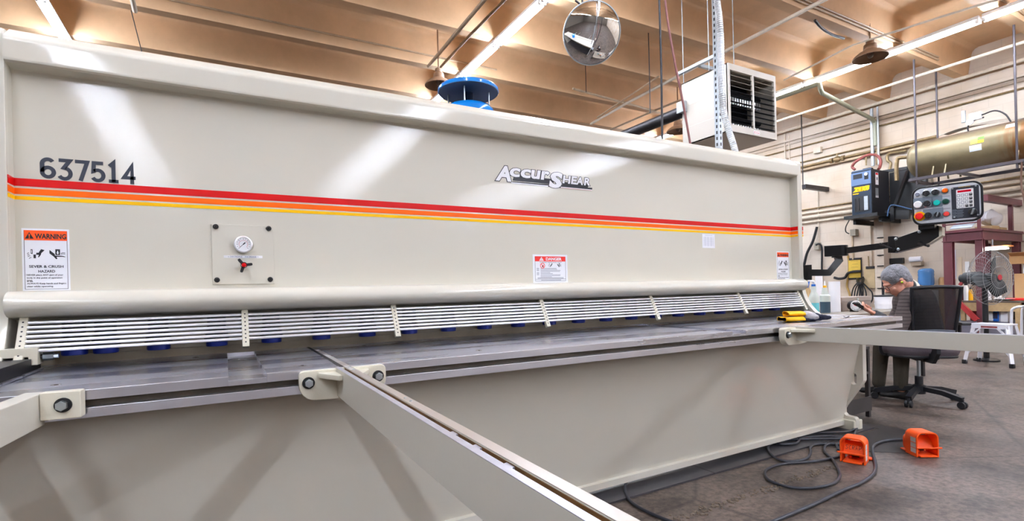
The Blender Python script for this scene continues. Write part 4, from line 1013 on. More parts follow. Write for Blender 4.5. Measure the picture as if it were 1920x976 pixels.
pipe('hanger_rod', 'thin dark rod dropping from a beam to the pipe below the mirror', [pz(1099, 173, 4.9), pz(1099, 173, 4.9)+Vector((0, 0, .62))], .007, M_DARKSTEEL, 'rod')
pipe('hanger_rod', 'thin dark rod with a clamp above the flue pipe', [atz(1219, 212, 8.4), atz(1218, 150, 8.4), Vector((atz(1218, 150, 8.4).x, atz(1218, 150, 8.4).y, SZ+.02))], .008, M_DARKSTEEL, 'rod')
pipe('hanging_wire', 'thin wire slanting down at the top left beside the corner light', [pz(246, 20, 4.9), pz(268, 95, 4.9)-Vector((0, 0, .1))], .006, M_DARKSTEEL, 'wire')
pipe('conduit_stub', 'short tan conduit stub under the beam at the top left', [pz(246, -12, 4.9), pz(253, 21, 4.9)], .03, M_TANL)
yb1 = at(1400, 78, Z=5.08).y
for k, dz__ in ((0, 5.07), (1, 5.12)):
    pipe('beam_conduit', 'tan conduit clipped along the beam behind the slotted post, %s of the pair' % ('lower' if k == 0 else 'upper'), [(3.0, 7.117-1.357*2-.03, dz__), (11.5, 7.117-1.357*2-.03, dz__)], .016, M_TAN)
pipe('beam_conduit', 'tan conduit clipped along the beam that crosses the right bell lamp', [(5.0, 7.117-1.357*3-.035, 5.09), (12.2, 7.117-1.357*3-.035, 5.09), (12.6, 7.117-1.357*3-.1, 4.99)], .022, M_TAN)
pipe('beam_conduit', 'thin conduit along the deep beam face at the upper left', [(-4, 7.117+1.357*1-.05, 5.16), (4.5, 7.117+1.357*1-.05, 5.14)], .014, M_TAN)
pipe('black_cable', 'short black cable drooping under a beam near the right row of lights', [at(1528, 38, Z=4.97), at(1540, 52, Z=4.93), at(1560, 65, Z=4.93), at(1582, 72, Z=4.97)], .02, M_DARKSTEEL, 'cable', 8)
# straight runs between the right row of lights and the block wall
pipe('overhead_pipe', 'thin pale pipe close beside the right row of lights', [pz(1470, 150, 4.83), pz(1600, 84, 4.83), pz(1760, 33, 4.83), pz(1860, 2, 4.83), pz(1960, -26, 4.83)], .016, M_TANL)
xb = 11.22
pipe('overhead_pipe', 'long pale pipe hung between the lights and the block wall', [(xb, 7.6, 4.8), (xb, 1.5, 4.8)], .026, M_TANL)
pipe('sprinkler_pipe', 'grey green pipe dropping from the light row and running to the wall', [(9.87, 7.4, 4.80), (9.87, 5.66, 4.80), (9.87, 5.60, 4.78), (9.87, 5.58, 4.68), (9.92, 5.58, 4.62), (12.55, 5.99, 4.62), (12.66, 6.0, 4.56), (12.66, 6.0, 4.05)], .042, mat('grey green pipe', (150, 150, 128), .45), seg=12)
# pipes fixed along the block wall
for lab, z, x, r, m, y0, y1 in (
    ('pale pipe running under the beam ends along the top of the wall', 4.97, 12.66, .034, M_TANL, 9.5, 1.0),
    ('brown conduit along the wall above the tank', 4.495, 12.77, .018, M_BRASS, 9.0, 1.0),
    ('thin conduit on the wall with the square junction box', 4.29, 12.775, .012, M_TAN, 9.0, 6.0),
    ('brown conduit on the wall level with the top of the hanging tank', 4.10, 12.77, .018, M_BRASS, 9.0, 6.0),
    ('thick brown pipe on the wall leading towards the tank', 3.965, 12.72, .032, M_BRASS, 9.0, 4.9),
    ('tan pipe lowest of the wall pipes above the dryer', 3.89, 12.72, .03, M_TAN, 9.0, 5.2),
    ('dark conduit on the wall behind the dryer, uppermost of four', 2.90, 12.77, .018, M_BRASS, 9.0, 1.0),
    ('tan conduit on the wall behind the dryer, second of four', 2.80, 12.76, .026, M_TANL, 9.0, 1.0),
    ('thick pale pipe on the wall behind the dryer, third of four', 2.69, 12.74, .045, M_TANL, 9.0, 1.0),
    ('thin pale pipe on the wall behind the dryer, lowest of four', 2.57, 12.76, .028, M_TANL, 9.0, 1.0)):
    pipe('wall_pipe', lab, [(x, y0, z), (x, y1, z)], r, m)
struct(MB().box((X1-.035, Y0, 4.62), (X1, Y1, 4.67), .008).build('trim_2', M_BLOCK))
o = MB().box((12.70, 7.22, 4.22), (12.80, 7.40, 4.36), .008).build('junction_box', M_TANL); tag(o, 'pale square junction box on the thin wall conduit', 'electrical box')
t = thing('pipe_valve', 'brown valve body joining the wall pipes left of the dryer', 'valve', (12.69, 6.83, 3.95))
MB().sph((0, 0, 0), .075, (1, 1.3, 1)).build('body', M_BRASS, t); MB().cyl((0, .16, 0), (0, .1, 0), .06).cyl((0, -.16, 0), (0, -.1, 0), .06).build('union', M_BRASS, t); MB().cyl((0, 0, .05), (0, 0, .13), .02).build('stem', M_BRASS, t)
V0 = at(1642, 250, X=12.7)
for k, (dy, m, nm) in enumerate(((0.06, M_GALV, 'wider'), (-.06, M_GALV, 'thinner'))):
    pipe('wall_riser', 'galvanised riser on the wall above the dryer, the %s of two' % nm, [(12.67, V0.y+dy, 4.9), (12.67, V0.y+dy, 3.62)], .034 if k == 0 else .022, m)
M_RHOSE = mat('red rubber hose', (130, 64, 58), .5)
# vertical conduits at the left of the wall
for lab, px, y0, y1, r in (('thin conduit dropping down the wall just right of the shear to a grey box', 1533, 352, 458, .014), ('thin conduit on the wall above the cardboard', 1632, 418, 500, .016), ('pale conduit beside the unit heater rising up the wall', 1471, 250, 300, .02), ('second pale conduit beside the unit heater', 1479, 252, 302, .016)):
    a, b = at(px, y0, X=12.77), at(px+1.5, y1, X=12.77); pipe('wall_riser', lab, [a, Vector((a.x, a.y, b.z))], r, M_TANL)
# hanging rod with bracket at the left
a = at(1503, 240, X=11.9); b = at(1506, 356, X=11.9)
pipe('hanger_rod', 'thin dark rod hanging in front of the wall just right of the shear', [(a.x, a.y, BZ), (a.x, a.y, b.z)], .012, M_DARKSTEEL, 'rod')
p = at(1507, 351, X=11.9); o = MB().box((11.86, p.y-.08, p.z-.04), (12.8, p.y+.02, p.z+.06), .004).build('wall_bracket', M_DARKSTEEL); tag(o, 'dark steel bracket arm sticking out of the wall at the rod foot', 'bracket')

# ------------------------------------------------------------------ air tank in its hanging cradle
M_TANK = mat('weathered olive tank paint', (142, 128, 96), .42, metal=.25, vary=.3, vscale=2.2)
def tank_mat():
    m = M_TANK; nt = m.node_tree; b = nt.nodes['Principled BSDF']; N = nt.nodes.new; L = nt.links.new
    tc = N('ShaderNodeTexCoord'); sp = N('ShaderNodeSeparateXYZ'); L(tc.outputs['Object'], sp.inputs[0])
    # a band of rust round one end, a darker tone along the crown
    g = N('ShaderNodeMapRange'); g.inputs['From Min'].default_value = -.15; g.inputs['From Max'].default_value = -.35; L(sp.outputs['Y'], g.inputs['Value'])
    g2 = N('ShaderNodeMapRange'); g2.inputs['From Min'].default_value = -1.0; g2.inputs['From Max'].default_value = -.9; L(sp.outputs['Y'], g2.inputs['Value'])
    mu = N('ShaderNodeMath'); mu.operation = 'MULTIPLY'; L(g.outputs[0], mu.inputs[0]); L(g2.outputs[0], mu.inputs[1])
    mp = N('ShaderNodeMapping'); mp.inputs['Scale'].default_value = (2, 9, 1.2); L(tc.outputs['Object'], mp.inputs['Vector'])
    n = N('ShaderNodeTexNoise'); n.inputs['Scale'].default_value = 2; n.inputs['Detail'].default_value = 8; L(mp.outputs[0], n.inputs['Vector'])
    nr = N('ShaderNodeMapRange'); nr.inputs['From Min'].default_value = .3; nr.inputs['From Max'].default_value = .55; L(n.outputs['Fac'], nr.inputs['Value'])
    mu2 = N('ShaderNodeMath'); mu2.operation = 'MULTIPLY'; L(mu.outputs[0], mu2.inputs[0]); L(nr.outputs[0], mu2.inputs[1])
    old = b.inputs['Base Color'].links[0].from_socket
    x = N('ShaderNodeMix'); x.data_type = 'RGBA'; L(mu2.outputs[0], x.inputs[0]); L(old, x.inputs[6]); x.inputs[7].default_value = (*lin((122, 82, 40)), 1)
    tp = N('ShaderNodeMapRange'); tp.inputs['From Min'].default_value = .2; tp.inputs['From Max'].default_value = .3; L(sp.outputs['Z'], tp.inputs['Value'])
    x2 = N('ShaderNodeMix'); x2.data_type = 'RGBA'; L(tp.outputs[0], x2.inputs[0]); L(x.outputs[2], x2.inputs[6]); x2.inputs[7].default_value = (*lin((96, 80, 66)), 1)
    L(x2.outputs[2], b.inputs['Base Color'])
tank_mat()
TXc, TZc, TR_ = 11.3, 3.27, .325
t = thing('air_tank', 'long weathered olive air tank lying in a hanging steel cradle', 'tank', (TXc, 3.6, TZc))
pr = [(TR_*math.sin(a), 1.02+.16*math.cos(a)) for a in [PI/2*k/8 for k in range(9)]]
pr = [(TR_*math.cos(PI/2*k/8), 1.02+.16*math.sin(PI/2*k/8)) for k in range(9)]
pr2 = [(TR_*math.cos(PI/2*k/8), -1.52-.16*math.sin(PI/2*k/8)) for k in range(8, -1, -1)]
MB().lathe(pr2+pr, (0, 0, 0), (0, 1, 0), 48).build('shell', M_TANK, t)
for y in (-1.1, -.52, -.42, .55, .62):
    pass
for y in (.52, .70, -.62, -.42):
    MB().prism([(-.33, -.38), (-.29, -.38), (-.255, -.2)], y, y+.02, 'Y').build('saddle', M_TANK, t)
    MB().prism([(.33, -.38), (.29, -.38), (.255, -.2)], y, y+.02, 'Y').build('saddle', M_TANK, t)
def on_tank(y, ang, w_, h, m, name):
    mb = MB(); a0 = math.radians(ang); n = 6; da = h/TR_
    for k in range(n):
        b0, b1 = a0-da/2+da*k/n, a0-da/2+da*(k+1)/n; r = TR_+.002
        mb.quad([(-r*math.cos(b0), y+w_/2, r*math.sin(b0)), (-r*math.cos(b0), y-w_/2, r*math.sin(b0)), (-r*math.cos(b1), y-w_/2, r*math.sin(b1)), (-r*math.cos(b1), y+w_/2, r*math.sin(b1))], m)
    mb.build(name, m, t)
on_tank(.12, 12, .09, .08, mat('lime sticker', (224, 236, 96), .5), 'lime_sticker'); on_tank(.03, 9, .08, .05, mat('yellow sticker', (240, 214, 50), .5), 'yellow_sticker'); on_tank(.03, 20, .08, .035, mat('green sticker', (92, 196, 40), .5), 'green_sticker')
on_tank(.10, -8, .16, .10, mat('pale notice', (214, 220, 226), .5), 'white_notice'); on_tank(-.33, 42, .14, .09, mat('silver data plate', (206, 196, 180), .4), 'data_plate')
MB().tube([(0, .3, TR_), (0, .3, .42), (.02, .22, .50), (.05, .1, .52)], .012, 8, M_DARKSTEEL, 6).build('fitting', M_DARKSTEEL, t); MB().lathe([(0, 0), (.05, 0), (.05, .03), (0, .03)], (-.03, .26, .47), (-1, 0, 0), 20).build('gauge', M_WHITE, t)
MB().box((-.02, .12, .50), (.06, .28, .62), .006).build('switch_box', M_WHITEP, t); MB().cyl((0, .36, .5), (0, .36, .7), .03).build('regulator', M_GALV, t)
MB().tube([(.02, .12, .56), (.02, -.05, .58), (.02, -.18, .48), (.02, -.25, .33)], .012, 8, M_DARKSTEEL, 6).build('hose', M_DARKSTEEL, t)
MB().tube([(0, 1.17, .1), (0, 1.34, .12), (0, 1.38, .1), (0, 1.40, -.05), (0, 1.4, -.3)], .035, 10, M_BRASS, 4).build('outlet_pipe', M_BRASS, t)
M_SHEET = mat('crumpled grey sheet', (170, 160, 146), .6, vary=.2, vscale=6)
mb = MB(); mb.grid(lambda u, v: (.02+.42*v+.02*math.sin(9*u), .75-2.1*u, .36+.05*math.sin(7*u)+.10*v+.02*math.sin(13*u+5*v)), 40, 8); o = mb.build('crumpled_sheet', M_SHEET, None, (TXc+.06, 3.6, TZc+.02)); so = o.modifiers.new('s', 'SOLIDIFY'); so.thickness = .006
tag(o, 'crumpled grey sheet lying on top of the air tank', 'sheet')
M_CRAD = mat('cradle steel', (74, 68, 72), .45, metal=.4)
t = thing('tank_cradle', 'dark angle-iron cradle on four rods carrying the air tank', 'frame', (TXc, 3.6, TZc-.39))
for sx in (-1, 1):
    MB().box((sx*.42-.03, -1.5, -.045), (sx*.42+.03, 1.02, .005), .003).build('long_rail', M_CRAD, t)
for y in (1.0, .3, -.45, -1.4): MB().box((-.42, y-.03, -.05), (.42, y+.03, -.008), .003).build('cross_rail', M_CRAD, t)
for sx in (-1, 1):
    for y in (.9, -.44): MB().cyl((sx*.42, y, -.12), (sx*.42, y, BZ+.02-(TZc-.39)), .016).build('hanger_rod', M_CRAD, t)
# ------------------------------------------------------------------ right background, on and along the block wall
def wx(px, py, X=12.78): return at(px, py, X=X)
# refrigerated dryer on a wall shelf
M_DRY = mat('dryer slate blue', (30, 43, 58), .4, metal=.3); M_DRYT = mat('dryer pale fascia', (88, 108, 138), .35, metal=.4); M_DRYS = mat('dryer black side', (38, 38, 42), .5)
DX, DY0, DY1, DZ0, DZ1 = 11.9, 5.73, 6.13, 2.475, 3.44
t = thing('air_dryer', 'slate blue air dryer with yellow lettering on a dark wall shelf', 'compressed air dryer', (DX, (DY0+DY1)/2, DZ0)); do = Vector(t.location)
def db(mb, n, m=None): return mb.build(n, m, t, M=Matrix.Translation(-do))
db(MB().box((DX+.02, DY0, DZ0), (12.62, DY1, DZ1-.02), .006), 'cabinet', M_DRYS)
db(MB().box((DX, DY0+.005, DZ0+.01), (DX+.02, DY1-.005, DZ1-.02), .005), 'front_panel', M_DRY)
db(MB().prism([(DX-.012, DZ1-.33), (DX-.012, DZ1-.08), (DX+.03, DZ1-.0), (DX+.03, DZ1-.33)], DY0+.005, DY1-.005, 'Y', bev=.004), 'fascia', M_DRYT)
db(MB().box((DX-.015, DY0+.17, DZ1-.19), (DX-.010, DY1-.05, DZ1-.09), .002), 'display', M_BLACKP)
db(MB().box((DX-.015, DY0+.05, DZ1-.23), (DX-.010, DY0+.13, DZ1-.09), .002), 'switch_plate', M_BLACKP)
db(MB().lathe([(.032, 0), (.032, .02), (0, .022)], (DX-.014, DY0+.09, DZ1-.12), (-1, 0, 0), 20), 'knob', M_WHITE)
F = frame((DX-.0008, DY1-.03, DZ0+.50), (0, -1, 0), (0, 0, 1)); mb = MB()
text_fit(mb, 'ZEKS', F, -.0, .0, .32, .105, .0002, M_YELLOW, bold=.11, shear=.18); [flat(mb, rect(.001+k*.0152, -.052+.006*(k % 3 == 1), .0125+k*.0152, -.026), F, .0002, .0006, M_YELLOW) for k in range(8)]
db(mb, 'lettering', M_YELLOW)
db(MB().box((DX-.004, DY0+.05, DZ0+.07), (DX, DY1-.06, DZ0+.40), .003), 'window', M_BLACK)
db(MB().box((DX-.009, DY0+.075, DZ0+.09), (DX-.003, DY0+.15, DZ0+.385), .003), 'filter_bowl', M_GALV)
db(MB().tube([(DX-.006, DY0+.25, DZ0+.1), (DX-.006, DY0+.25, DZ0+.36)], .012).tube([(DX-.006, DY0+.32, DZ0+.1), (DX-.006, DY0+.32, DZ0+.36)], .009), 'inner_pipes', M_DARKSTEEL)
F = frame((DX+.22, DY0-.001, DZ0+.75), (1, 0, 0), (0, 0, 1)); mb = MB()
flat(mb, rect(-.06, -.13, .06, .13), F, 0, .001, M_WHITE); flat(mb, rect(-.05, .08, .05, .12), F, .001, .0014, M_RED); flat(mb, rect(-.02, -.03, .03, .03), F, .001, .0014, M_GREYINK); flat(mb, rect(-.07, -.36, .05, -.20), F, 0, .001, M_GALV); flat(mb, rect(-.07, -.405, .05, -.36), F, 0, .001, M_WHITE)
db(mb, 'side_labels', M_WHITE)
db(MB().box((DX+.06, DY0+.04, DZ1-.03), (DX+.18, DY0+.2, DZ1+.02), .01), 'terminal_box', M_DRYS)
P = [wx(1603, 318, 12.0), wx(1598, 312, 12.0), wx(1606, 302, 12.0), wx(1626, 291, 12.1), wx(1643, 291, 12.15), wx(1651, 300, 12.15), wx(1650, 312, 12.1), wx(1647, 317, 12.05)]
pipe('red_air_hose', 'dull red air hose arching over the top of the dryer', P, .028, M_RHOSE, 'hose', 8)
t = thing('wall_shelf', 'dark steel wall shelf with a slanted brace carrying the dryer', 'shelf', (11.75, 5.9, DZ0-.06)); so_ = Vector(t.location)
def sb(mb, n, m=None): return mb.build(n, m or M_BLACK, t, M=Matrix.Translation(-so_))
sb(MB().box((11.75, 5.56, DZ0-.075), (12.6, 6.22, DZ0-.004), .004), 'tray')
sb(MB().box((12.0, 5.60, DZ0-.18), (12.79, 5.66, DZ0-.08), .004), 'arm'); sb(MB().box((12.0, 6.1, DZ0-.18), (12.79, 6.16, DZ0-.08), .004), 'arm')
a, b = wx(1678, 388, 12.2), wx(1706, 312, 12.7)
mb = MB(); sq_tube(mb, [a, b], .03, .03); sb(mb, 'brace')
mb = MB(); sq_tube(mb, [wx(1655, 322, 12.65), wx(1706, 314, 12.72)], .03, .03); sb(mb, 'top_tie')
sb(MB().box((12.62, 5.05, DZ0+.0), (12.79, 5.72, DZ1-.05), .004), 'back_plate')
mb = MB(); sq_tube(mb, [wx(1674, 388, 12.25), wx(1674, 414, 12.25)], .035, .035); sb(mb, 'post')
mb = MB(); sq_tube(mb, [wx(1660, 403, 12.3), wx(1706, 402, 12.3)], .04, .09); sb(mb, 'cross_rail')
pipe('blue_cable', 'thin blue cable from the dryer shelf to the pendant side', [wx(1664, 405, 11.9), wx(1667, 390, 11.9), wx(1675, 384, 11.9), wx(1705, 391, 11.9), wx(1715, 392, 11.9)], .012, mat('blue cable', (60, 92, 130), .5), 'cable', 6)
for px, pts in (('first', [(1702, 290), (1682, 291), (1668, 289)]), ):
    pass
for lab, pts, r in (('brown pipe elbow above the dryer linking up to the wall pipes', [(1668, 318), (1670, 306), (1664, 300), (1667, 288), (1700, 282)], .03), ('upright brown pipe stub beside the dryer hose', [(1645, 282), (1645, 308)], .03), ('slim valve stub above the dryer left of the hose', [(1624, 288), (1624, 310)], .018)):
    pipe('pipe_fitting', lab, [wx(x, y, 12.72) for x, y in pts], r, M_BRASS, 'pipe', 4)
# pilaster
p0_, p1_ = wx(1640, 500, 12.5), wx(1658, 500, 12.5)
struct(MB().box((12.5, p1_.y, 0), (12.8, p0_.y, 2.62), .01).build('pilaster', M_BLOCK))
for k, y in enumerate((445, 478, 498, 519, 540, 561)):
    p = wx(1651, y, 12.49); MB_ = MB().box((12.47, p.y-.06, p.z-.012), (12.4985, p.y+.06, p.z+.008), .003).build('cable_strap', M_BLACK); tag(MB_, 'small dark strap on the concrete pilaster, number %s from the top' % ('one', 'two', 'three', 'four', 'five', 'six')[k], 'strap', 'straps on the pilaster')
# electrical boxes and hangings on the wall
def wbox(name, label, cat, x0, y0, x1, y1, d, m, X=12.8, bev=.006):
    a, b = wx(x0, y0, X-d), wx(x1, y1, X-d)
    return tag(MB().box((X-d, min(a.y, b.y), min(a.z, b.z)), (X-.0005, max(a.y, b.y), max(a.z, b.z)), bev).build(name, m), label, cat)
M_EBOX = mat('grey switch box', (150, 142, 126), .5)
wbox('switch_box', 'grey switch box on the wall under the left part of the dryer shelf', 'electrical box', 1593.5, 430, 1604, 441, .14, M_EBOX)
wbox('switch_box', 'grey socket box on the wall just right of the shear stripes', 'electrical box', 1526, 455, 1535, 467, .12, M_EBOX)
wbox('switch_box', 'small tan box on the wall left of the air tank cradle', 'electrical box', 1732, 331, 1745, 344, .12, M_EBOX)
pipe('wall_riser', 'twin conduit running down from the grey switch box', [wx(1598, 441), wx(1599.5, 486)], .022, M_TAN)
pipe('black_cable', 'black cable looping from the grey socket box down the wall', [wx(1529, 459, 12.66), wx(1536, 457, 12.7), wx(1541, 465, 12.72), wx(1541, 500, 12.75), wx(1541, 540, 12.75)], .022, M_RUBBER, 'cable', 8)
pipe('black_cable', 'thick dark cable slanting along the right edge of the shear', [wx(1532, 425, 12.7), wx(1524, 452, 12.7), wx(1513, 475, 12.7), wx(1507, 500, 12.7)], .03, M_RUBBER, 'cable', 8)
pipe('black_cable', 'thin cable hanging below the dryer shelf to the switch box', [wx(1592, 413, 12.3), wx(1586, 425, 12.6), wx(1586, 434, 12.7), wx(1592, 438, 12.72)], .012, M_RUBBER, 'cable', 8)
t = thing('notice_board', 'yellow notice in a dark frame hanging on the wall above the tool box', 'board', tuple(wx(1603, 504, 12.77))); to = Vector(t.location)
a, b = wx(1590, 484), wx(1616.5, 523)
MB().box((12.765, b.y, b.z), (12.785, a.y, a.z), .003).build('backing', M_DARKSTEEL, t, M=Matrix.Translation(-to))
a, b = wx(1592, 488), wx(1615, 520); MB().box((12.755, b.y, b.z), (12.766, a.y, a.z)).build('sheet', mat('yellowed paper', (226, 190, 76), .6, vary=.15, vscale=6), t, M=Matrix.Translation(-to))
mb = MB()
for k in range(5): mb.box((12.7535, b.y+.05, b.z+.1+k*.07), (12.7552, a.y-.05-.03*(k % 2), b.z+.108+k*.07))
mb.build('writing', mat('faded print', (170, 140, 60), .6), t, M=Matrix.Translation(-to))
t = thing('clip_board', 'stained brown pad hung by a chain beside the yellow notice', 'board', tuple(wx(1630, 520, 12.77))); to = Vector(t.location)
a, b = wx(1619, 499, 12.745), wx(1641, 540, 12.745); MB().box((12.745, b.y, b.z), (12.79, a.y, a.z), .008).build('pad', mat('stained card', (206, 182, 140), .7, vary=.2, vscale=5), t, M=Matrix.Translation(-to))
a, b = wx(1621, 499, 12.68), wx(1639, 503, 12.68); MB().box((12.725, b.y, b.z), (12.75, a.y, a.z), .004).build('clamp', M_DARKSTEEL, t, M=Matrix.Translation(-to))
MB().tube([wx(1629, 499, 12.72), wx(1628, 480, 12.75)], .012).build('chain', M_BRASS, t, M=Matrix.Translation(-to))
pipe('yellow_hose', 'thin yellow hose hanging down left of the notice', [wx(1588, 470), wx(1592, 495), wx(1590, 520), wx(1588, 535), wx(1592, 548), wx(1595, 560)], .022, mat('ochre hose', (172, 138, 76), .5), 'hose', 8)
pipe('black_cable', 'black hose end curving across the yellow notice', [wx(1614, 508, 12.7), wx(1600, 509, 12.7), wx(1590, 512, 12.7), wx(1584, 520, 12.7), wx(1573, 522, 12.7), wx(1564, 520, 12.7)], .03, M_RUBBER, 'hose', 8)
t = thing('cable_coil', 'coil of black cable hanging on a wall hook above the tool box', 'cable', tuple(wx(1610, 530, 12.7))); to = Vector(t.location)
for k, pts in enumerate(([(1609, 528), (1600, 540), (1597, 556), (1600, 572), (1606, 556), (1611, 530)], [(1611, 528), (1604, 542), (1602, 560), (1607, 574), (1615, 560), (1613, 530)], [(1614, 529), (1618, 542), (1617, 560), (1612, 572), (1612, 550), (1612, 530)], [(1616, 530), (1623, 545), (1624, 560), (1620, 572), (1616, 552), (1614, 530)], [(1618, 530), (1628, 540), (1635, 548), (1636, 560), (1632, 568)])):
    MB().tube([wx(x, y, 12.64-.02*k) for x, y in pts], .014, 8, M_RUBBER, 6).build('loop', M_RUBBER, t, M=Matrix.Translation(-to))
MB().tube([wx(1608, 522, 12.78), wx(1609, 530, 12.55), wx(1616, 530, 12.55), wx(1619, 520, 12.78)], .03, 8, M_BLACK, 4).build('hook', M_BLACK, t, M=Matrix.Translation(-to))
t = thing('wall_bracket', 'black cross-shaped bracket on the wall above the seated man', 'bracket', tuple(wx(1675, 490, 12.75))); to = Vector(t.location)
a, b = wx(1657, 485, 12.74), wx(1694, 493, 12.74); MB().box((12.72, b.y, b.z), (12.79, a.y, a.z), .004).build('cross_bar', M_BLACK, t, M=Matrix.Translation(-to))
a, b = wx(1667, 494, 12.74), wx(1686, 560, 12.74); MB().box((12.73, b.y+.12, b.z), (12.79, a.y-.12, a.z), .004).build('upright', M_BLACK, t, M=Matrix.Translation(-to))
t = thing('towel_dispenser', 'white paper roll in a holder high on the wall right of the man', 'dispenser', tuple(wx(1716, 488, 12.7))); to = Vector(t.location)
a, b = wx(1706, 486, 12.65), wx(1728, 486, 12.65); MB().cyl((12.65, a.y, a.z), (12.65, b.y, a.z), .055, seg=24).build('roll', M_WHITE, t, M=Matrix.Translation(-to))
a, b = wx(1709, 490, 12.7), wx(1729, 497, 12.7); MB().box((12.66, b.y, b.z), (12.79, a.y, a.z), .006).build('holder', mat('tan holder', (186, 166, 142), .6), t, M=Matrix.Translation(-to))
# water cooler
M_WBLUE = mat('blue water bottle', (70, 120, 172), .12, coat=.3)
c = wx(1737, 548, 12.5); t = thing('water_cooler', 'white water cooler with an upturned blue bottle against the wall', 'water cooler', (12.5, c.y, 0))
MB().box((-.16, -.16, 0), (.16, .16, .84), .02).build('body', M_WHITEP, t)
MB().lathe([(0, 1.29), (.09, 1.285), (.125, 1.26), (.135, 1.22), (.13, 1.19), (.135, 1.16), (.13, 1.12), (.135, 1.08), (.135, .98), (.12, .93), (.05, .87), (.05, .83), (0, .83)], (0, 0, 0), (0, 0, 1), 36).build('bottle', M_WBLUE, t)
MB().box((-.175, -.06, .5), (-.155, .06, .62), .006).cyl((-.18, -.03, .56), (-.2, -.03, .56), .015).cyl((-.18, .03, .56), (-.2, .03, .56), .015).build('taps', M_GALV, t)
p = wx(1754, 530, 12.65); p.y -= .13; o = MB().lathe([(0, 0), (.075, 0), (.075, 1.05), (.06, 1.1), (0, 1.1)], (12.65, p.y, 0), (0, 0, 1), 20).build('cup_tube', M_CARD); tag(o, 'tan upright tube standing right of the water cooler', 'tube')
# maroon steel rack with its deck, posts and braces
t = thing('steel_rack', 'maroon steel rack with a loaded deck, standing against the wall at the right', 'rack', (11.0, 3.65, 0)); ro = Vector(t.location)
def rb(mb, n, m=None): return mb.build(n, m or M_MAROON, t, M=Matrix.Translation(-ro))
def col(x, y, w_, z1, n='column'):
    return rb(MB().box((x-w_, y-w_, 0), (x-w_+.02, y+w_, z1)).box((x+w_-.02, y-w_, 0), (x+w_, y+w_, z1)).box((x-w_+.02, y-.01, 0), (x+w_-.02, y+.01, z1)), n)
col(11.05, 4.12, .06, 1.70); col(11.06, 3.70, .05, 1.70); col(12.6, 3.70, .05, 1.7); col(12.6, 4.12, .05, 1.7)
def ibeam(mb, lo, hi, ax):
    (x0, y0, z0), (x1, y1, z1) = lo, hi
    mb.box((x0, y0, z1-.015), (x1, y1, z1)).box((x0, y0, z0), (x1, y1, z0+.015))
    if ax == 'Y': mb.box(((x0+x1)/2-.01, y0, z0), ((x0+x1)/2+.01, y1, z1))
    else: mb.box((x0, (y0+y1)/2-.01, z0), (x1, (y0+y1)/2+.01, z1))
    return mb
rb(ibeam(MB(), (10.97, 3.64, 1.70), (11.07, 4.19, 1.86), 'Y'), 'front_beam'); rb(ibeam(MB(), (11.0, 3.63, 1.70), (12.75, 3.71, 1.86), 'X'), 'end_beam'); rb(ibeam(MB(), (11.0, 4.11, 1.70), (12.75, 4.19, 1.86), 'X'), 'end_beam')
rb(MB().box((10.98, 3.64, 1.861), (12.75, 4.19, 1.89)), 'deck')
a, b = wx(1800, 534, 10.96), wx(1816, 513, 10.96); mb = MB(); sq_tube(mb, [a, b], .03, .02); rb(mb, 'knee_brace', mat('red brace', (142, 40, 40), .45))
a, b = wx(1794, 563, 10.9), wx(1832, 600, 10.9); mb = MB(); sq_tube(mb, [a, b], .03, .035); rb(mb, 'lower_brace', mat('red brace paint', (150, 38, 38), .4))
for px in (1770, 1836):
    p = wx(px, 430, 11.02); rb(MB().box((11.0, p.y-.02, 1.89), (11.04, p.y+.02, 2.17)), 'rail_post')
rb(MB().box((11.0, 3.7, 1.985), (11.03, 4.15, 2.005)), 'rail')
mb = MB()
p = at(1897, 430, Y=3.7); mb.box((p.x-.03, 3.68, 1.89), (p.x+.03, 3.74, 2.42)); rb(mb, 'rail_post')
rb(MB().box((11.3, 3.66, 2.36), (12.79, 3.76, 2.47)), 'upper_beam')
# load on the deck
M_WRAP = mat('white plastic wrap', (232, 232, 238), .35, bump=.5, scale=22)
bm = MB(); bm.grid(lambda u, v: (.32*math.cos(2*PI*u)*math.sin(PI*(.02+.98*v)/1.0)**.6*(1+.12*math.sin(9*u*2*PI+v*5)), .13*math.sin(2*PI*u)*math.sin(PI*(.02+.98*v))**.6*(1+.1*math.sin(5*u*2*PI+3)), .28*(1-v)-.0+.02*math.sin(12*u+9*v)), 40, 14, None, True)
p = at(1860, 422, Y=3.85); o = bm.build('wrapped_bundle', M_WRAP, None, (p.x, 3.86, 1.986)); tag(o, 'white plastic-wrapped bundle on a wooden crate on top of the maroon rack', 'bundle')
o = MB().box((p.x-.34, 3.74, 1.892), (p.x-.02, 3.98, 1.972), .004).box((p.x+.02, 3.74, 1.892), (p.x+.3, 3.98, 1.955), .004).build('wooden_crate', M_WOOD); tag(o, 'low wooden crate under the white bundle on the rack', 'crate')
a = wx(1786, 424, 11.3); o = MB().cbox((11.35, 3.98, 2.03), (.5, .3, .012), .002, None, Euler((.0, math.radians(-24), 0))).build('glass_sheet', mat('pale blue sheet', (186, 200, 216), .3)); tag(o, 'pale blue flat sheet leaning on the rack deck behind the pendant', 'sheet')
MB_ = None
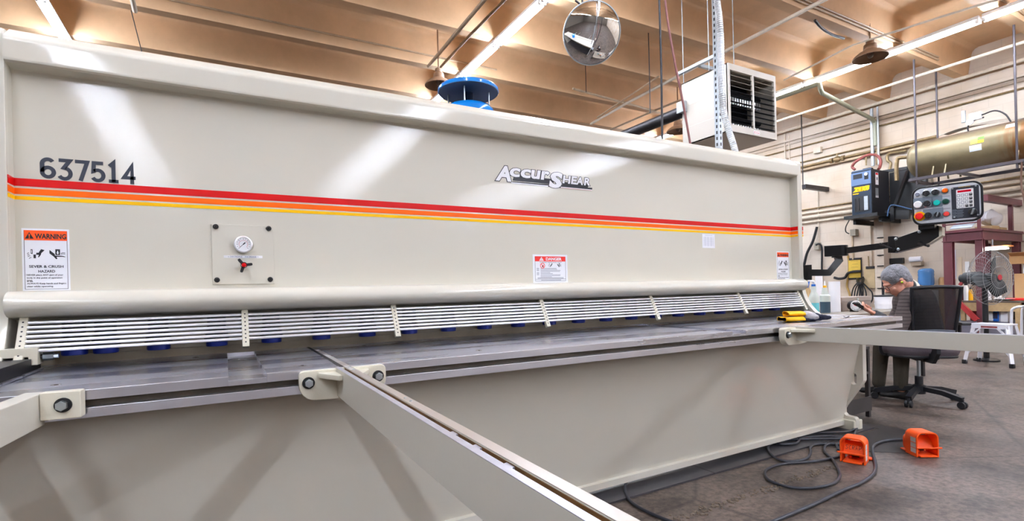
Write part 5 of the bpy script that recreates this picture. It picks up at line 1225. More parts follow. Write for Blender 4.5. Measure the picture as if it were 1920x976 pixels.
# workbench inside the rack
t = thing('work_bench', 'worn wooden workbench under the maroon rack with a grey base', 'workbench', (11.15, 3.7, 0)); bo = Vector(t.location)
def bb(mb, n, m=None): return mb.build(n, m or M_WOOD, t, M=Matrix.Translation(-bo))
bb(MB().box((11.14, 3.15, .645), (12.55, 4.02, .675), .003), 'top', mat('dark bench top', (92, 78, 66), .5, vary=.3, vscale=7))
bb(MB().box((11.15, 3.3, .50), (11.18, 4.02, .645), .003), 'apron'); bb(MB().box((11.15, 3.24, .1), (11.2, 3.31, .645), .003), 'leg'); bb(MB().box((12.4, 3.24, .33), (12.5, 3.31, .645), .003), 'leg'); bb(MB().box((11.16, 3.96, .33), (11.22, 4.02, .645)), 'leg')
bb(MB().box((11.2, 3.33, .0), (12.5, 4.05, .32), .006), 'grey_base', mat('grey plinth', (126, 124, 136), .5))
bb(MB().box((11.9, 3.3, .33), (11.93, 3.96, .645)), 'back_board', mat('dark board', (80, 64, 50), .7))
# things on the bench and on its lower shelf
def bx(px, z, X): p = wx(px, 500, X); return Vector((X, p.y, z))
def bottle(label, px, X, z, r, h, m, cap, capm, neck=.4):
    o = bx(px, z, X); t = thing('bottle', label, 'bottle', tuple(o))
    MB().lathe([(0, 0), (r, 0), (r, h*.62), (r*.9, h*.72), (r*neck, h*.84), (r*neck, h*.9), (0, h*.9)], (0, 0, 0), (0, 0, 1), 20).build('body', m, t)
    MB().lathe([(0, h*.88), (r*neck*1.15, h*.88), (r*neck*1.1, h), (0, h)], (0, 0, 0), (0, 0, 1), 16).build('cap', capm, t)
    return t
M_YB = mat('yellow plastic', (240, 176, 20), .4); M_MAR = mat('maroon bottle', (92, 26, 30), .35); M_PBLUE = mat('strong blue plastic', (20, 96, 190), .35); M_MILK = mat('milky plastic', (228, 228, 226), .4)
BT = .6765
bottle('maroon bottle at the left end of the bench', 1801, 11.3, BT, .03, .24, M_MAR, None, M_YB); bottle('white bottle with a black cap on the bench', 1810, 11.3, BT, .034, .30, M_MILK, None, M_BLACKP, .6)
bottle('orange yellow bottle on the bench beside the white one', 1819, 11.32, BT, .03, .22, M_YB, None, M_BLACKP, .6); bottle('small yellow-topped jar on the bench right of the fan post', 1870, 11.35, BT, .05, .12, M_MILK, None, M_YB, .8)
o = MB().lathe([(0, 0), (.07, 0), (.15, .025), (.15, .03), (.07, .008), (0, .008)], tuple(bx(1884, BT, 11.35)), (0, 0, 1), 32).build('white_plate', M_WHITE); tag(o, 'white plate lying on the bench', 'plate')
o = MB().box((-.16, -.12, 0), (.16, .12, .035), .006).build('red_tray', mat('red tray', (214, 36, 30), .4), None, bx(1907, BT, 11.45)); tag(o, 'flat red tray at the right end of the bench', 'tray')
o = MB().box((-.05, -.06, 0), (.05, .06, .26), .004).build('grey_carton', mat('brown grey carton', (124, 100, 82), .6), None, bx(1828, BT, 11.5)); tag(o, 'small brown carton on the bench behind the fan motor', 'carton')
o = MB().box((-.05, -.04, 0), (.05, .04, .30), .004).build('white_carton', M_WHITE, None, bx(1850, BT, 11.5)); tag(o, 'tall white carton on the bench left of the fan blade', 'carton')
BS = .3215
t = bottle('bottle with pale blue liquid standing left of the red brace', 1794, 11.25, BS, .065, .27, mat('pale blue liquid', (150, 184, 214), .25), None, M_WHITE, .85)
o = bx(1852, BS, 11.35); t = thing('plastic_jug', 'milky plastic jug on the low shelf behind the step stool', 'jug', tuple(o)); MB().box((-.08, -.085, 0), (.08, .085, .21), .03).lathe([(.06, .2), (.025, .25), (.025, .28), (0, .28)], (0, 0, 0)).build('body', M_MILK, t); MB().tube([(-.0, .03, .27), (-.0, .085, .26), (0, .1, .2), (0, .085, .14)], .012, 8, M_MILK, 5).build('handle', M_MILK, t)
o = bx(1867, BS, 11.35); t = thing('blue_jug', 'blue plastic jug right of the milky one on the low shelf', 'jug', tuple(o)); MB().box((-.07, -.042, 0), (.07, .042, .21), .02).build('body', M_PBLUE, t); MB().cyl((0, 0, .2), (0, 0, .235), .028).build('cap', M_PBLUE, t); MB().box((-.074, -.03, .05), (-.07, .03, .15)).build('label', mat('dark label', (40, 40, 70), .5), t)
o = MB().box((-.1, -.04, 0), (.1, .034, .215), .004).build('grey_white_box', mat('grey box', (196, 198, 208), .5), None, bx(1875.5, BS, 11.4)); tag(o, 'pale grey box on the low shelf between the blue jug and the white box', 'box')
o = MB().box((-.1, -.045, 0), (.1, .045, .215), .004).build('white_box', M_WHITE, None, bx(1885, BS, 11.36)); tag(o, 'white box with a red mark on the low shelf', 'box')
o = MB().box((-.12, -.09, 0), (.12, .09, .27), .01).build('red_can', mat('red can', (126, 34, 32), .4), None, bx(1834, BS, 11.5)); tag(o, 'dark red fuel can on the low shelf behind the fan post', 'can')
# pegboard and cardboard at the back of the bay
o = MB().box((12.2, 3.0, .68), (12.23, 3.62, 1.12), .003).build('pegboard', mat('brown pegboard', (188, 150, 104), .7, vary=.1)); tag(o, 'brown board standing at the back of the bench', 'board')
o = MB().box((12.19, 3.12, 1.12), (12.2, 3.5, 1.27)).build('white_poster', M_WHITE); tag(o, 'white sheet pinned above the brown board', 'paper')
o = MB().box((12.185, 3.27, .84), (12.199, 3.45, 1.04)).build('white_notice', M_WHITE); tag(o, 'small white notice on the brown board', 'paper')
t = thing('cardboard_box', 'open cardboard box on top of the back board under the rack', 'box', (12.1, 3.4, 1.29)); MB().box((-.1, -.12, .0), (.2, .22, .2), .003).build('box', M_CARD, t); MB().cbox((-.16, .04, .16), (.18, .32, .004), 0, None, Euler((0, math.radians(20), 0))).build('flap', M_CARD, t)
p = wx(1877, 461, 11.3); o = MB().cbox((11.35, p.y, p.z), (.3, .22, .02), .003, None, Euler((0, 0, .1))).build('orange_plank', mat('orange board', (222, 134, 62), .6)); tag(o, 'orange board stuck under the rack beam', 'board')
t = thing('bench_lamp', 'bright white lamp hanging under the rack over the bench', 'lamp', tuple(wx(1861, 465, 11.25))); M_BL = mat('lit bench lamp', (255, 255, 255), .4, emit=(255, 252, 244), estr=9)
MB().box((-.1, -.18, -.025), (.1, .14, .0), .012).build('diffuser', M_BL, t); MB().box((-.09, -.15, .0), (.09, .12, .03), .005).build('shade', M_WHITEP, t); MB().cyl((0, 0, .03), (0, 0, 1.70-t.location.z), .01).build('stem', M_GALV, t)
for lab, x0, y0, x1, y1 in (('long pale paper hanging on the wall inside the bay, left', 1783, 468, 1793, 522), ('white paper on the wall inside the bay, right', 1809, 490, 1818, 510), ('tan paper on the wall inside the bay, middle', 1796, 482, 1804, 515)):
    wbox('wall_paper_sheet', lab, 'paper', x0, y0, x1, y1, .012, mat('paper', (214, 216, 228) if 'pale' in lab else (240, 240, 240) if 'white' in lab else (216, 196, 168), .6), bev=0)
# pedestal fan
fc = atz(1857, 520, 6.5); fb = Vector((8.42, 2.78, 0)); M_WIRE = mat('grey wire', (150, 150, 150), .45, metal=.5); M_BLADE = mat('dark fan blade', (52, 56, 58), .5)
t = thing('pedestal_fan', 'large wire-caged pedestal fan standing before the workbench', 'fan', tuple(fb)); rel = fc-fb
ax = Vector((-.26, -.965, 0)); ax.z = 0; ax.normalize()
q_ = ax.to_track_quat('Z', 'Y').to_matrix()
uu_, vv_ = q_ @ Vector((1, 0, 0)), q_ @ Vector((0, 1, 0))
RF = .345
mb = MB()
for k in range(40):
    a = 2*PI*k/40; d = uu_*math.cos(a)+vv_*math.sin(a)
    mb.tube([rel+d*.06+ax*.10, rel+d*RF*.75+ax*.09, rel+d*RF+ax*.0, rel+d*RF*.75-ax*.09, rel+d*.08-ax*.10], .0016, 5, M_WIRE, 4)
mb.build('cage', M_WIRE, t)
for rr, oo in ((RF, 0), (RF*.75, .088), (RF*.75, -.088), (RF*.4, .1)):
    MB().tube([rel+(uu_*math.cos(2*PI*k/40)+vv_*math.sin(2*PI*k/40))*rr+ax*oo for k in range(40)], .003, 6, M_WIRE, 0, True).build('cage_ring', M_WIRE, t)
zup = Vector((0, 0, 1)); ang0 = 0
for k in range(3):
    base_a = math.atan2((zup*.92+ _R*.38).dot(vv_), (zup*.92+_R*.38).dot(uu_))+2*PI*k/3+.05
    d = uu_*math.cos(base_a)+vv_*math.sin(base_a); s_ = ax.cross(d)
    mb = MB(); mb.grid(lambda u, v: rel+d*(.05+.24*v)+s_*((u-.5)*(.09+.10*math.sin(PI*min(1, v*.8+.15))))+ax*((u-.5)*.07), 6, 8)
    o = mb.build('blade', M_BLADE, t); sm = o.modifiers.new('s', 'SOLIDIFY'); sm.thickness = .004
MB().lathe([(0, -.05), (.055, -.05), (.06, .02), (.045, .05), (0, .055)], rel, ax, 24).build('hub', M_BLADE, t); MB().lathe([(.035, .101), (.035, .106), (0, .106)], rel, ax, 20).build('badge', mat('fan badge', (170, 40, 50), .4), t)
mb = MB(); mb.cyl(rel-ax*.11, rel-ax*.30, .085, .075, 24, bev=.015); mb.build('motor', M_BLADE, t); MB().cyl(rel-ax*.30, rel-ax*.34, .05).build('motor_cap', M_BLADE, t)
MB().cyl((0, 0, .03), (rel-ax*.2).to_2d().to_3d()*0+Vector((0, 0, rel.z-.06)), .03).build('pole', M_BLACK, t)
MB().tube([(0, 0, rel.z-.08), (rel-ax*.2)-Vector((0, 0, .07))], .025).build('yoke', M_BLACK, t)
MB().lathe([(0, 0), (.13, 0), (.13, .02), (.05, .04), (0, .04)], (0, 0, 0), (0, 0, 1), 32).build('base', M_BLACK, t)
# aluminium step stool
M_ALU = mat('scuffed white aluminium', (226, 226, 232), .4, metal=.3)
def stool(label, loc, rz, W, D, H_, tape=True):
    t = thing('step_stool', label, 'stool', loc, rz)
    MB().box((-W/2, -D/2, H_-.02), (W/2, D/2, H_), .006).build('platform', M_ALU, t)
    MB().box((-W/2, -D/2-.004, H_-.06), (W/2, -D/2+.012, H_-.02), .003).build('front_rail', M_ALU, t)
    if tape: MB().box((-W*.22, -D/2-.006, H_-.05), (W*.22, -D/2-.004, H_-.028)).build('warning_tape', mat('red worn tape', (150, 70, 70), .6, vary=.5, vscale=40), t)
    for sx in (-1, 1):
        for sy in (-1, 1):
            mb = MB(); sq_tube(mb, [(sx*(W/2-.02), sy*(D/2-.02), H_-.02), (sx*(W/2+.05), sy*(D/2+.05), .03)], .018, .014); mb.build('leg', M_ALU, t)
            MB().box((sx*(W/2+.05)-.022, sy*(D/2+.05)-.022, 0), (sx*(W/2+.05)+.022, sy*(D/2+.05)+.022, .05), .006).build('rubber_foot', M_RUBBER, t)
        for z_ in (H_-.03,): pass
        mb = MB(); sq_tube(mb, [(sx*(W/2+.028), -D/2-.02, H_*.62), (sx*(W/2-.1), -D/2+.0, H_-.05)], .012, .008); mb.build('brace', M_ALU, t)
        mb = MB(); sq_tube(mb, [(sx*(W/2+.036), -D/2-.036, .12), (sx*(W/2-.06), -D/2-.03, .235)], .012, .008); mb.build('brace', M_ALU, t)
    MB().box((-W/2-.02, -D/2-.04, .215), (W/2+.02, -D/2-.02, .25), .003).build('cross_rail', M_ALU, t)
    return t
fl_, fr_ = at(1808, 681, Z=0), at(1897, 690, Z=0); a_ = math.atan2(fr_.y-fl_.y, fr_.x-fl_.x); c_ = (fl_+fr_)/2; nb = Vector((-math.sin(a_), math.cos(a_), 0))
stool('scuffed white aluminium step stool behind the right support arm', tuple(c_+nb*.165), a_, (fr_-fl_).length-.10, .21, .50)
# metal frame stand and carton at the right edge
p = wx(1908, 575, 10.2); t = thing('folding_stand', 'white folding metal stand cut by the right picture edge', 'stand', (10.3, p.y, 0))
MB().tube([(0, .11, 0), (0, .10, .45), (0, .06, .60), (.05, -.2, .62), (.05, -.35, .60), (.05, -.38, .0)], .018, 10, M_ALU, 5).build('front_tube', M_ALU, t); MB().tube([(.4, .11, 0), (.4, .10, .45), (.4, .06, .60), (.35, -.2, .62), (.35, -.35, .60), (.35, -.38, .0)], .018, 10, M_ALU, 5).build('rear_tube', M_ALU, t); MB().box((.0, -.3, .60), (.4, .05, .63), .006).build('seat', M_GALV, t)
o = MB().box((11.0, 2.86, .0), (11.5, 3.12, .58), .004).build('brown_carton', M_CARD); tag(o, 'tall brown carton beside the bench at the right edge', 'carton')
pipe('hanging_cable', 'long thin brown cable hanging from the tank cradle past the rack', [(10.86, 3.1, 2.86), (10.88, 3.12, 2.5), (10.86, 3.08, 2.2), (10.9, 3.06, 1.6), (10.9, 3.08, 1.0), (10.9, 3.02, .75)], .012, mat('brown cable', (96, 66, 50), .6), 'cable', 8)

# ------------------------------------------------------------------ bench between the shear and the wall, with things on it
WBZ = .735
t = thing('work_table', 'plain work table behind the right end of the shear', 'table', (5.4, 3.1, 0))
MB().box((-.85, -.42, WBZ-.035), (1.25, .45, WBZ), .004).build('top', mat('worn table top', (150, 140, 126), .5, vary=.2), t)
for sx in (-.8, 1.2):
    for sy in (-.37, .4): MB().box((sx-.025, sy-.025, 0), (sx+.025, sy+.025, WBZ-.035), .004).build('leg', M_DARKSTEEL, t)
def tz(px, d=None, Y=None): p = at(px, 585, Y=Y); return Vector((p.x, Y, WBZ+.0008))
M_CLEAR = mat('frosted plastic', (214, 222, 214), .3, alpha=.85); M_AQUA = mat('aqua liquid', (116, 206, 214), .2); M_GREYL = mat('dark slate liquid', (66, 84, 98), .2)
# spray bottle
o = tz(1526.5, Y=3.0); zc_ = (o-Vector((0, 0, HC))).dot(_F); k_ = zc_/966
t = thing('spray_bottle', 'frosted spray bottle of aqua liquid with a blue trigger', 'bottle', tuple(o)); r = 8.6*k_
MB().lathe([(0, 0), (r, 0), (r, 20*k_), (0, 20*k_)], (0, 0, 0), (0, 0, 1), 24).build('liquid', M_AQUA, t)
MB().lathe([(0, 20.2*k_), (r, 20.2*k_), (r, 30*k_), (r*.75, 37*k_), (r*.52, 41*k_), (r*.52, 51*k_), (0, 51*k_)], (0, 0, 0), (0, 0, 1), 24).build('bottle_body', M_CLEAR, t)
MB().cyl((0, 0, 51*k_), (0, 0, 55*k_), r*.42).build('collar', M_PBLUE, t)
mb = MB(); d = -_R.copy(); d.z = 0; d.normalize(); mb.tube([(0, 0, 55*k_), (0, 0, 60*k_), d*7*k_+Vector((0, 0, 62*k_)), d*10*k_+Vector((0, 0, 62*k_))], [.012, .014, .012, .009], 10, M_WHITE); mb.build('spray_head', M_WHITE, t)
MB().tube([d*8*k_+Vector((0, 0, 61*k_)), d*9*k_+Vector((0, 0, 56*k_)), d*11*k_+Vector((0, 0, 49*k_))], .007, 8).build('trigger', M_PBLUE, t)
o = tz(1547.5, Y=3.0); t = thing('squeeze_bottle', 'squeeze bottle of dark liquid with a yellow cap', 'bottle', tuple(o)); r = 8.8*k_
MB().lathe([(0, 0), (r, 0), (r, 21*k_), (0, 21*k_)], (0, 0, 0), (0, 0, 1), 24).build('liquid', M_GREYL, t)
MB().lathe([(0, 21.2*k_), (r, 21.2*k_), (r, 33*k_), (r*.7, 35*k_), (r*.5, 48*k_), (0, 48*k_)], (0, 0, 0), (0, 0, 1), 24).build('bottle_body', M_CLEAR, t)
MB().lathe([(0, 48*k_), (r*.36, 48*k_), (r*.34, 52*k_), (0, 52*k_)], (0, 0, 0), (0, 0, 1), 20).build('cap', M_YB, t); MB().cyl((0, 0, 52*k_), (0, 0, 61*k_), .009, .004).build('nozzle', M_WHITE, t)
o = tz(1565.5, Y=3.02); k2 = ((o-Vector((0, 0, HC))).dot(_F))/966; t = thing('paper_towel_roll', 'white paper towel roll standing beside the bottles', 'paper roll', tuple(o))
MB().lathe([(.02, 0), (9.6*k2, 0), (9.6*k2, 57*k2), (.02, 57*k2), (.02, 0)], (0, 0, 0), (0, 0, 1), 32).build('roll', M_WHITE, t)
p = tz(1536, Y=3.35); o = MB().box((-.06, -.008, 0), (.07, .0, .44), .001).build('white_card', M_WHITE, None, p); tag(o, 'upright white card behind the two bottles', 'card')
p = tz(1518, Y=3.2); o = MB().box((-.05, -.02, 0), (.01, .03, .24), .004).box((-.035, -.01, .24), (-.005, .02, .42), .003).build('wooden_block', M_WOOD, None, p); tag(o, 'slim wooden block at the edge of the shear behind the trigger bottle', 'block')
# tool box with a dial gauge before it
a, b = at(1579, 585, Y=3.02), at(1634, 585, Y=3.02)
t = thing('tool_box', 'taupe metal tool box with a hasp, beside the paper roll', 'tool box', ((a.x+b.x)/2, 3.11, WBZ+.0008)); hw = (b.x-a.x)/2; hh = at(1606, 556, Y=3.02).z-WBZ
M_TAUPE = mat('taupe enamel', (134, 118, 108), .45)
MB().box((-hw, -.09, 0), (hw, .12, hh*.66), .006).build('base', M_TAUPE, t); MB().box((-hw-.003, -.093, hh*.665), (hw+.003, .12, hh), .008).build('lid', mat('taupe lid', (154, 140, 130), .45), t)
MB().box((-.012, -.10, hh*.45), (.022, -.093, hh*.9), .003).build('hasp', M_ZINC, t); MB().tube([(.005, -.105, hh*.5), (.005, -.11, hh*.38)], .01).build('staple', M_ZINC, t)
p = at(1581, 585, Y=2.99); o = MB().box((-.03, 0, 0), (.0, .10, hh*.98), .003).build('red_case', mat('red case', (186, 28, 46), .4), None, (a.x-.006, 3.05, WBZ+.0008)); tag(o, 'thin red case pressed against the left side of the tool box', 'case')
p = at(1607, 583, Y=2.88); t = thing('dial_gauge', 'round dial gauge with a white face in front of the tool box', 'gauge', (p.x, 2.9, WBZ+.0008), -.67); R_g = .052
MB().lathe([(R_g*.8, .05), (R_g, .05), (R_g, -.02), (R_g*.82, -.025), (R_g*.8, -.016), (0, -.016)], (0, 0, R_g+.008), (0, 1, 0), 32).build('case', M_BLACKP, t)
MB().lathe([(R_g*1.0, -.018), (R_g*1.02, -.028), (R_g*.86, -.03), (R_g*.84, -.018)], (0, 0, R_g+.008), (0, 1, 0), 32).build('bezel', M_CHROME, t); MB().lathe([(R_g*.84, -.019), (0, -.019)], (0, 0, R_g+.008), (0, 1, 0), 32).build('face', M_WHITE, t)
G = frame((0, -.0195, R_g+.008), (1, 0, 0), (0, 0, 1)); mb = MB(); stroke(mb, [(-.02, .012), (.006, -.004)], .004, G, .0, .0008, M_RED)
for k in range(10): stroke(mb, [(.033*math.cos(k*.63), .033*math.sin(k*.63)), (.039*math.cos(k*.63), .039*math.sin(k*.63))], .003, G, 0, .0006, M_INK)
mb.build('needle', M_RED, t); MB().box((-.03, -.01, 0), (.03, .05, .012), .003).build('foot', M_BLACKP, t)
o = MB().box((-.07, -.05, 0), (.07, .05, .018), .003).build('yellow_paper_stack', mat('tan paper stack', (214, 168, 120), .7), None, Vector((t.location.x-.04, 3.11, WBZ+.0008+hh+.0005))); tag(o, 'small stack of tan papers on the tool box lid', 'papers')
# white bins beyond the man
p = at(1662, 570, Y=2.95); t = thing('white_bin', 'white ribbed bin with a dark lid left of the seated man', 'bin', (p.x, 2.98, WBZ+.0008))
MB().lathe([(0, 0), (.075, 0), (.08, .05), (.083, .05), (.083, .065), (.08, .065), (.083, .12), (.086, .12), (.086, .135), (0, .135)], (0, 0, 0), (0, 0, 1), 28).build('body', M_WHITE, t); MB().lathe([(0, .135), (.09, .135), (.09, .15), (0, .155)], (0, 0, 0), (0, 0, 1), 28).build('lid', M_BLACKP, t)
MB().cyl((0, 0, .15), (0, 0, .36), .012).build('plunger', M_BLACKP, t)
# low dark cart between shear and chair
t = thing('tool_cart', 'low dark steel cart between the shear frame and the office chair', 'cart', (4.2, 2.36, 0)); M_CART = mat('dark cart steel', (58, 54, 54), .5, vary=.3)
for z in (.09, .33, .52): MB().box((-.22, -.24, z), (.12, .24, z+.02), .003).build('tray', M_CART, t)
MB().box((-.22, -.245, .05), (.12, -.235, .16), .002).build('lip', M_CART, t)
for sx in (-.205, .105):
    for sy in (-.225, .225): MB().box((sx-.014, sy-.014, 0), (sx+.014, sy+.014, .53), .002).build('post', M_CART, t)
o = MB().box((-.2, -.18, 0), (.05, .15, .12), .01).build('grey_part_tray', M_GALV, None, (4.2, 2.36, .541)); tag(o, 'grey parts tray on top of the low dark cart', 'tray')
# ------------------------------------------------------------------ office chair
M_MESH = mat('black mesh fabric', (24, 23, 26), .7, alpha=.9); M_CHF = mat('black chair frame', (24, 25, 30), .4); M_SEATF = mat('plum grey seat cloth', (84, 74, 80), .85, bump=.2, scale=90)
CB = Vector((5.185, 2.165, 0))
ch_d = Vector((.72, .69, 0)).normalized(); rzc = math.atan2(-ch_d.x, ch_d.y)
t = thing('office_chair', 'black office chair with a mesh back and five-star base', 'chair', tuple(CB), rzc)
for k in range(5):
    a = 2*PI*k/5+.35; d = Vector((math.cos(a), math.sin(a), 0))
    mb = MB(); sq_tube(mb, [d*.04+Vector((0, 0, .115)), d*.18+Vector((0, 0, .105)), d*.315+Vector((0, 0, .072))], .021, .019); leg = mb.build('leg', M_CHF, t)
    c = d*.315; s_ = Vector((-d.y, d.x, 0))
    mb = MB(); mb.cyl(c+Vector((0, 0, .03)), c+Vector((0, 0, .075)), .011); mb.cyl(c+s_*.006+Vector((0, 0, .0285)), c+s_*.026+Vector((0, 0, .0285)), .0285, bev=.005); mb.cyl(c-s_*.006+Vector((0, 0, .0285)), c-s_*.026+Vector((0, 0, .0285)), .0285, bev=.005); mb.build('caster', M_BLACKP, t)
MB().lathe([(0, .07), (.045, .07), (.05, .14), (.03, .15), (.03, .22), (0, .22)], (0, 0, 0), (0, 0, 1), 24).build('hub', M_CHF, t)
MB().cyl((0, 0, .2), (0, 0, .40), .014).build('gas_spring', M_ZINC, t)
MB().box((-.10, -.14, .375), (.10, .12, .415), .012).build('tilt_mechanism', M_CHF, t)
mb = MB(); mb.grid(lambda u, v: (math.copysign(abs(math.cos(2*PI*u))**.55, math.cos(2*PI*u))*(.25-.03*abs(v-.5)), .0+math.copysign(abs(math.sin(2*PI*u))**.55, math.sin(2*PI*u))*(.235-.03*abs(v-.5)), .415+.075*v), 48, 6, None, True)
mb.build('seat_rim', M_SEATF, t)
mb = MB(); mb.prism([(math.copysign(abs(math.cos(2*PI*k/40))**.55, math.cos(2*PI*k/40))*.236, math.copysign(abs(math.sin(2*PI*k/40))**.55, math.sin(2*PI*k/40))*.222) for k in range(40)], .488, .503, 'Z', bev=.006); mb.build('seat_cushion', M_SEATF, t)
mb = MB(); mb.prism([(math.copysign(abs(math.cos(2*PI*k/40))**.55, math.cos(2*PI*k/40))*.238, math.copysign(abs(math.sin(2*PI*k/40))**.55, math.sin(2*PI*k/40))*.224) for k in range(40)], .395, .418, 'Z', bev=.008); mb.build('seat_pan', M_CHF, t)
# backrest
def back(u, v, off=0.):      # u -1..1, v 0..1
    w_ = .140+.026*v
    return Vector((u*w_, -.27-.07*v-.03*(1-u*u)*(.6+.4*math.sin(PI*v))+off, .575+.40*v+.008*(1-u*u)))
N_ = 10
loop = [back(-1+2*k/N_, 0) for k in range(N_+1)] + [back(1, k/N_) for k in range(1, N_+1)] + [back(1-2*k/N_, 1) for k in range(1, N_+1)] + [back(-1, 1-k/N_) for k in range(1, N_)]
MB().tube(loop, .014, 10, M_CHF, 0, True).build('back_frame', M_CHF, t)
mb = MB(); mb.grid(lambda u, v: back((u-.5)*2, v), 16, 16); o = mb.build('back_mesh', M_MESH, t)
mb = MB(); mb.grid(lambda u, v: back((u-.5)*2.02, v*.16-.02, -.012), 20, 4); o = mb.build('lumbar_band', mat('blue grey lumbar band', (70, 74, 86), .5), t); sm = o.modifiers.new('s', 'SOLIDIFY'); sm.thickness = .01
mb = MB(); sq_tube(mb, [(0, -.12, .40), (0, -.26, .40), (0, -.315, .46), (0, -.315, .62)], .04, .012, (1, 0, 0)); mb.build('back_bracket', M_CHF, t)
mb = MB(); sq_tube(mb, [(-.03, -.12, .43), (.03, -.12, .43)], .03, .02); mb.build('bracket_clip', M_CHF, t)
for sx in (-1, 1):
    MB().tube([(sx*.15, 0, .405), (sx*.24, 0, .40), (sx*.275, 0, .43), (sx*.285, -.02, .55), (sx*.28, -.04, .66)], .013, 10, M_CHF, 6).build('armrest_post', M_CHF, t)
    MB().box((sx*.28-.035, -.15, .66), (sx*.28+.035, .10, .685), .01).build('armrest_pad', M_CHF, t)
MB().cyl((.2, -.25, .60), (.27, -.25, .60), .011).build('knob', M_BLACKP, t)

# ------------------------------------------------------------------ seated man, leaning forward over a phone
M_SKIN = mat('skin', (226, 164, 140), .5, vary=.10, vscale=14); M_HAIR = mat('short grey hair', (158, 158, 164), .8, bump=.8, scale=150, vary=.55, vscale=22)
M_SWEAT = mat('brown grey quilted pullover', (78, 68, 66), .9, bump=.25, scale=60); _nt = M_SWEAT.node_tree; _w = _nt.nodes.new('ShaderNodeTexWave'); _w.bands_direction = 'Z'; _w.inputs['Scale'].default_value = 11; _w.inputs['Distortion'].default_value = .6
_tc = _nt.nodes.new('ShaderNodeTexCoord'); _nt.links.new(_tc.outputs['Object'], _w.inputs['Vector']); _r = _nt.nodes.new('ShaderNodeValToRGB'); _nt.links.new(_w.outputs['Fac'], _r.inputs['Fac'])
_r.color_ramp.elements[0].color = (*lin((56, 48, 47)), 1); _r.color_ramp.elements[0].position = .08; _r.color_ramp.elements[1].color = (*lin((84, 74, 72)), 1); _r.color_ramp.elements[1].position = .3
_nt.links.new(_r.outputs['Color'], _nt.nodes['Principled BSDF'].inputs['Base Color'])
M_TROU = mat('dark khaki trousers', (66, 60, 50), .9, bump=.3, scale=30); M_SHOE = mat('black shoe', (24, 22, 22), .5)
PO = Vector((5.15, 2.2, 0))
t = thing('person', 'grey-haired man in a brown pullover sitting bent over a phone', 'person', tuple(PO)); MAN = t
def P_(px, py, d): return atz(px, py, d+.15)-PO
def chain(bm, pts, rad, seg=14):
    "tapered limb of overlapping rings and joint balls"
    for (a, ra), (b, rb_) in zip(zip(pts, rad), zip(pts[1:], rad[1:])):
        a, b = Vector(a), Vector(b); d = b-a
        q = d.to_track_quat('Z', 'Y').to_matrix().to_4x4()
        o = bmesh.ops.create_cone(bm, cap_ends=True, segments=seg, radius1=ra, radius2=rb_, depth=d.length)['verts']; bmesh.ops.transform(bm, matrix=Matrix.Translation((a+b)/2) @ q, verts=o)
    for p, r in zip(pts, rad):
        o = bmesh.ops.create_uvsphere(bm, u_segments=seg, v_segments=10, radius=r)['verts']; bmesh.ops.transform(bm, matrix=Matrix.Translation(Vector(p)), verts=o)
def ball(bm, c, r, sc=(1, 1, 1), B=None):
    o = bmesh.ops.create_uvsphere(bm, u_segments=20, v_segments=14, radius=r)['verts']
    M = Matrix.Translation(Vector(c)) @ (B.to_4x4() if B is not None else Matrix()) @ Matrix.Diagonal((*sc, 1)); bmesh.ops.transform(bm, matrix=M, verts=o)
def melt(bm, name, m, vox, sm=6, parent=None):
    me = bpy.data.meshes.new(name); bm.to_mesh(me); bm.free(); me.materials.append(m)
    for p in me.polygons: p.use_smooth = True
    o = bpy.data.objects.new(name, me); COL.objects.link(o); o.parent = parent or MAN
    r = o.modifiers.new('r', 'REMESH'); r.mode = 'VOXEL'; r.voxel_size = vox; r.use_smooth_shade = True
    if sm: s = o.modifiers.new('s', 'SMOOTH'); s.factor = .5; s.iterations = sm
    return o
# joints (measured in the place)
DH_ = 4.22
pel = P_(1730, 648, 4.32); sp1 = P_(1728, 612, 4.33); che = P_(1714, 566, 4.31); nek = P_(1700, 540, 4.27)
shN, elN, wrN = P_(1706, 560, 4.10), P_(1685, 618, 4.06), P_(1646, 591, 4.26)
shF, elF, wrF = P_(1704, 553, 4.52), P_(1672, 610, 4.56), P_(1640, 588, 4.44)
hpN, knN, anN = P_(1728, 654, 4.22), P_(1690, 652, 4.32), P_(1689, 735, 4.36)
hpF, knF, anF = P_(1730, 652, 4.42), P_(1652, 652, 4.55), P_(1648, 732, 4.55)
for a_ in (anN, anF): a_.z = .095
# head frame: face points left in the photo and down
fx = (-_R*.90+_F*.22); fx.z = 0; fx.normalize(); pitch = math.radians(-33)
fwd = (fx*math.cos(pitch)+Vector((0, 0, 1))*math.sin(pitch)).normalized(); lat = Vector((0, 0, 1)).cross(fx).normalized(); hup = fwd.cross(lat).normalized()
if hup.z < 0: hup = -hup
HB = Matrix((fwd, lat, hup)).transposed()         # columns: forward, lateral, up
HCN = P_(1679, 524, 4.22)
def hp(f, l, u): return HCN + fwd*f + lat*l + hup*u
bm = bmesh.new()
ball(bm, hp(-.012, 0, .022), .1, (1.0, .78, .92), HB)        # skull
ball(bm, hp(.030, 0, -.055), .066, (1., .9, 1.15), HB)       # face
ball(bm, hp(.052, 0, -.108), .030, (1., 1.05, .8), HB)       # chin
ball(bm, hp(.035, .045, -.07), .03, (1, .6, 1.3), HB); ball(bm, hp(.035, -.045, -.07), .03, (1, .6, 1.3), HB)
ball(bm, hp(.078, 0, .004), .03, (.7, 1.6, .5), HB)          # brow
chain(bm, [hp(.088, 0, -.012), hp(.108, 0, -.046), hp(.098, 0, -.056)], [.010, .0155, .012], 10)   # nose
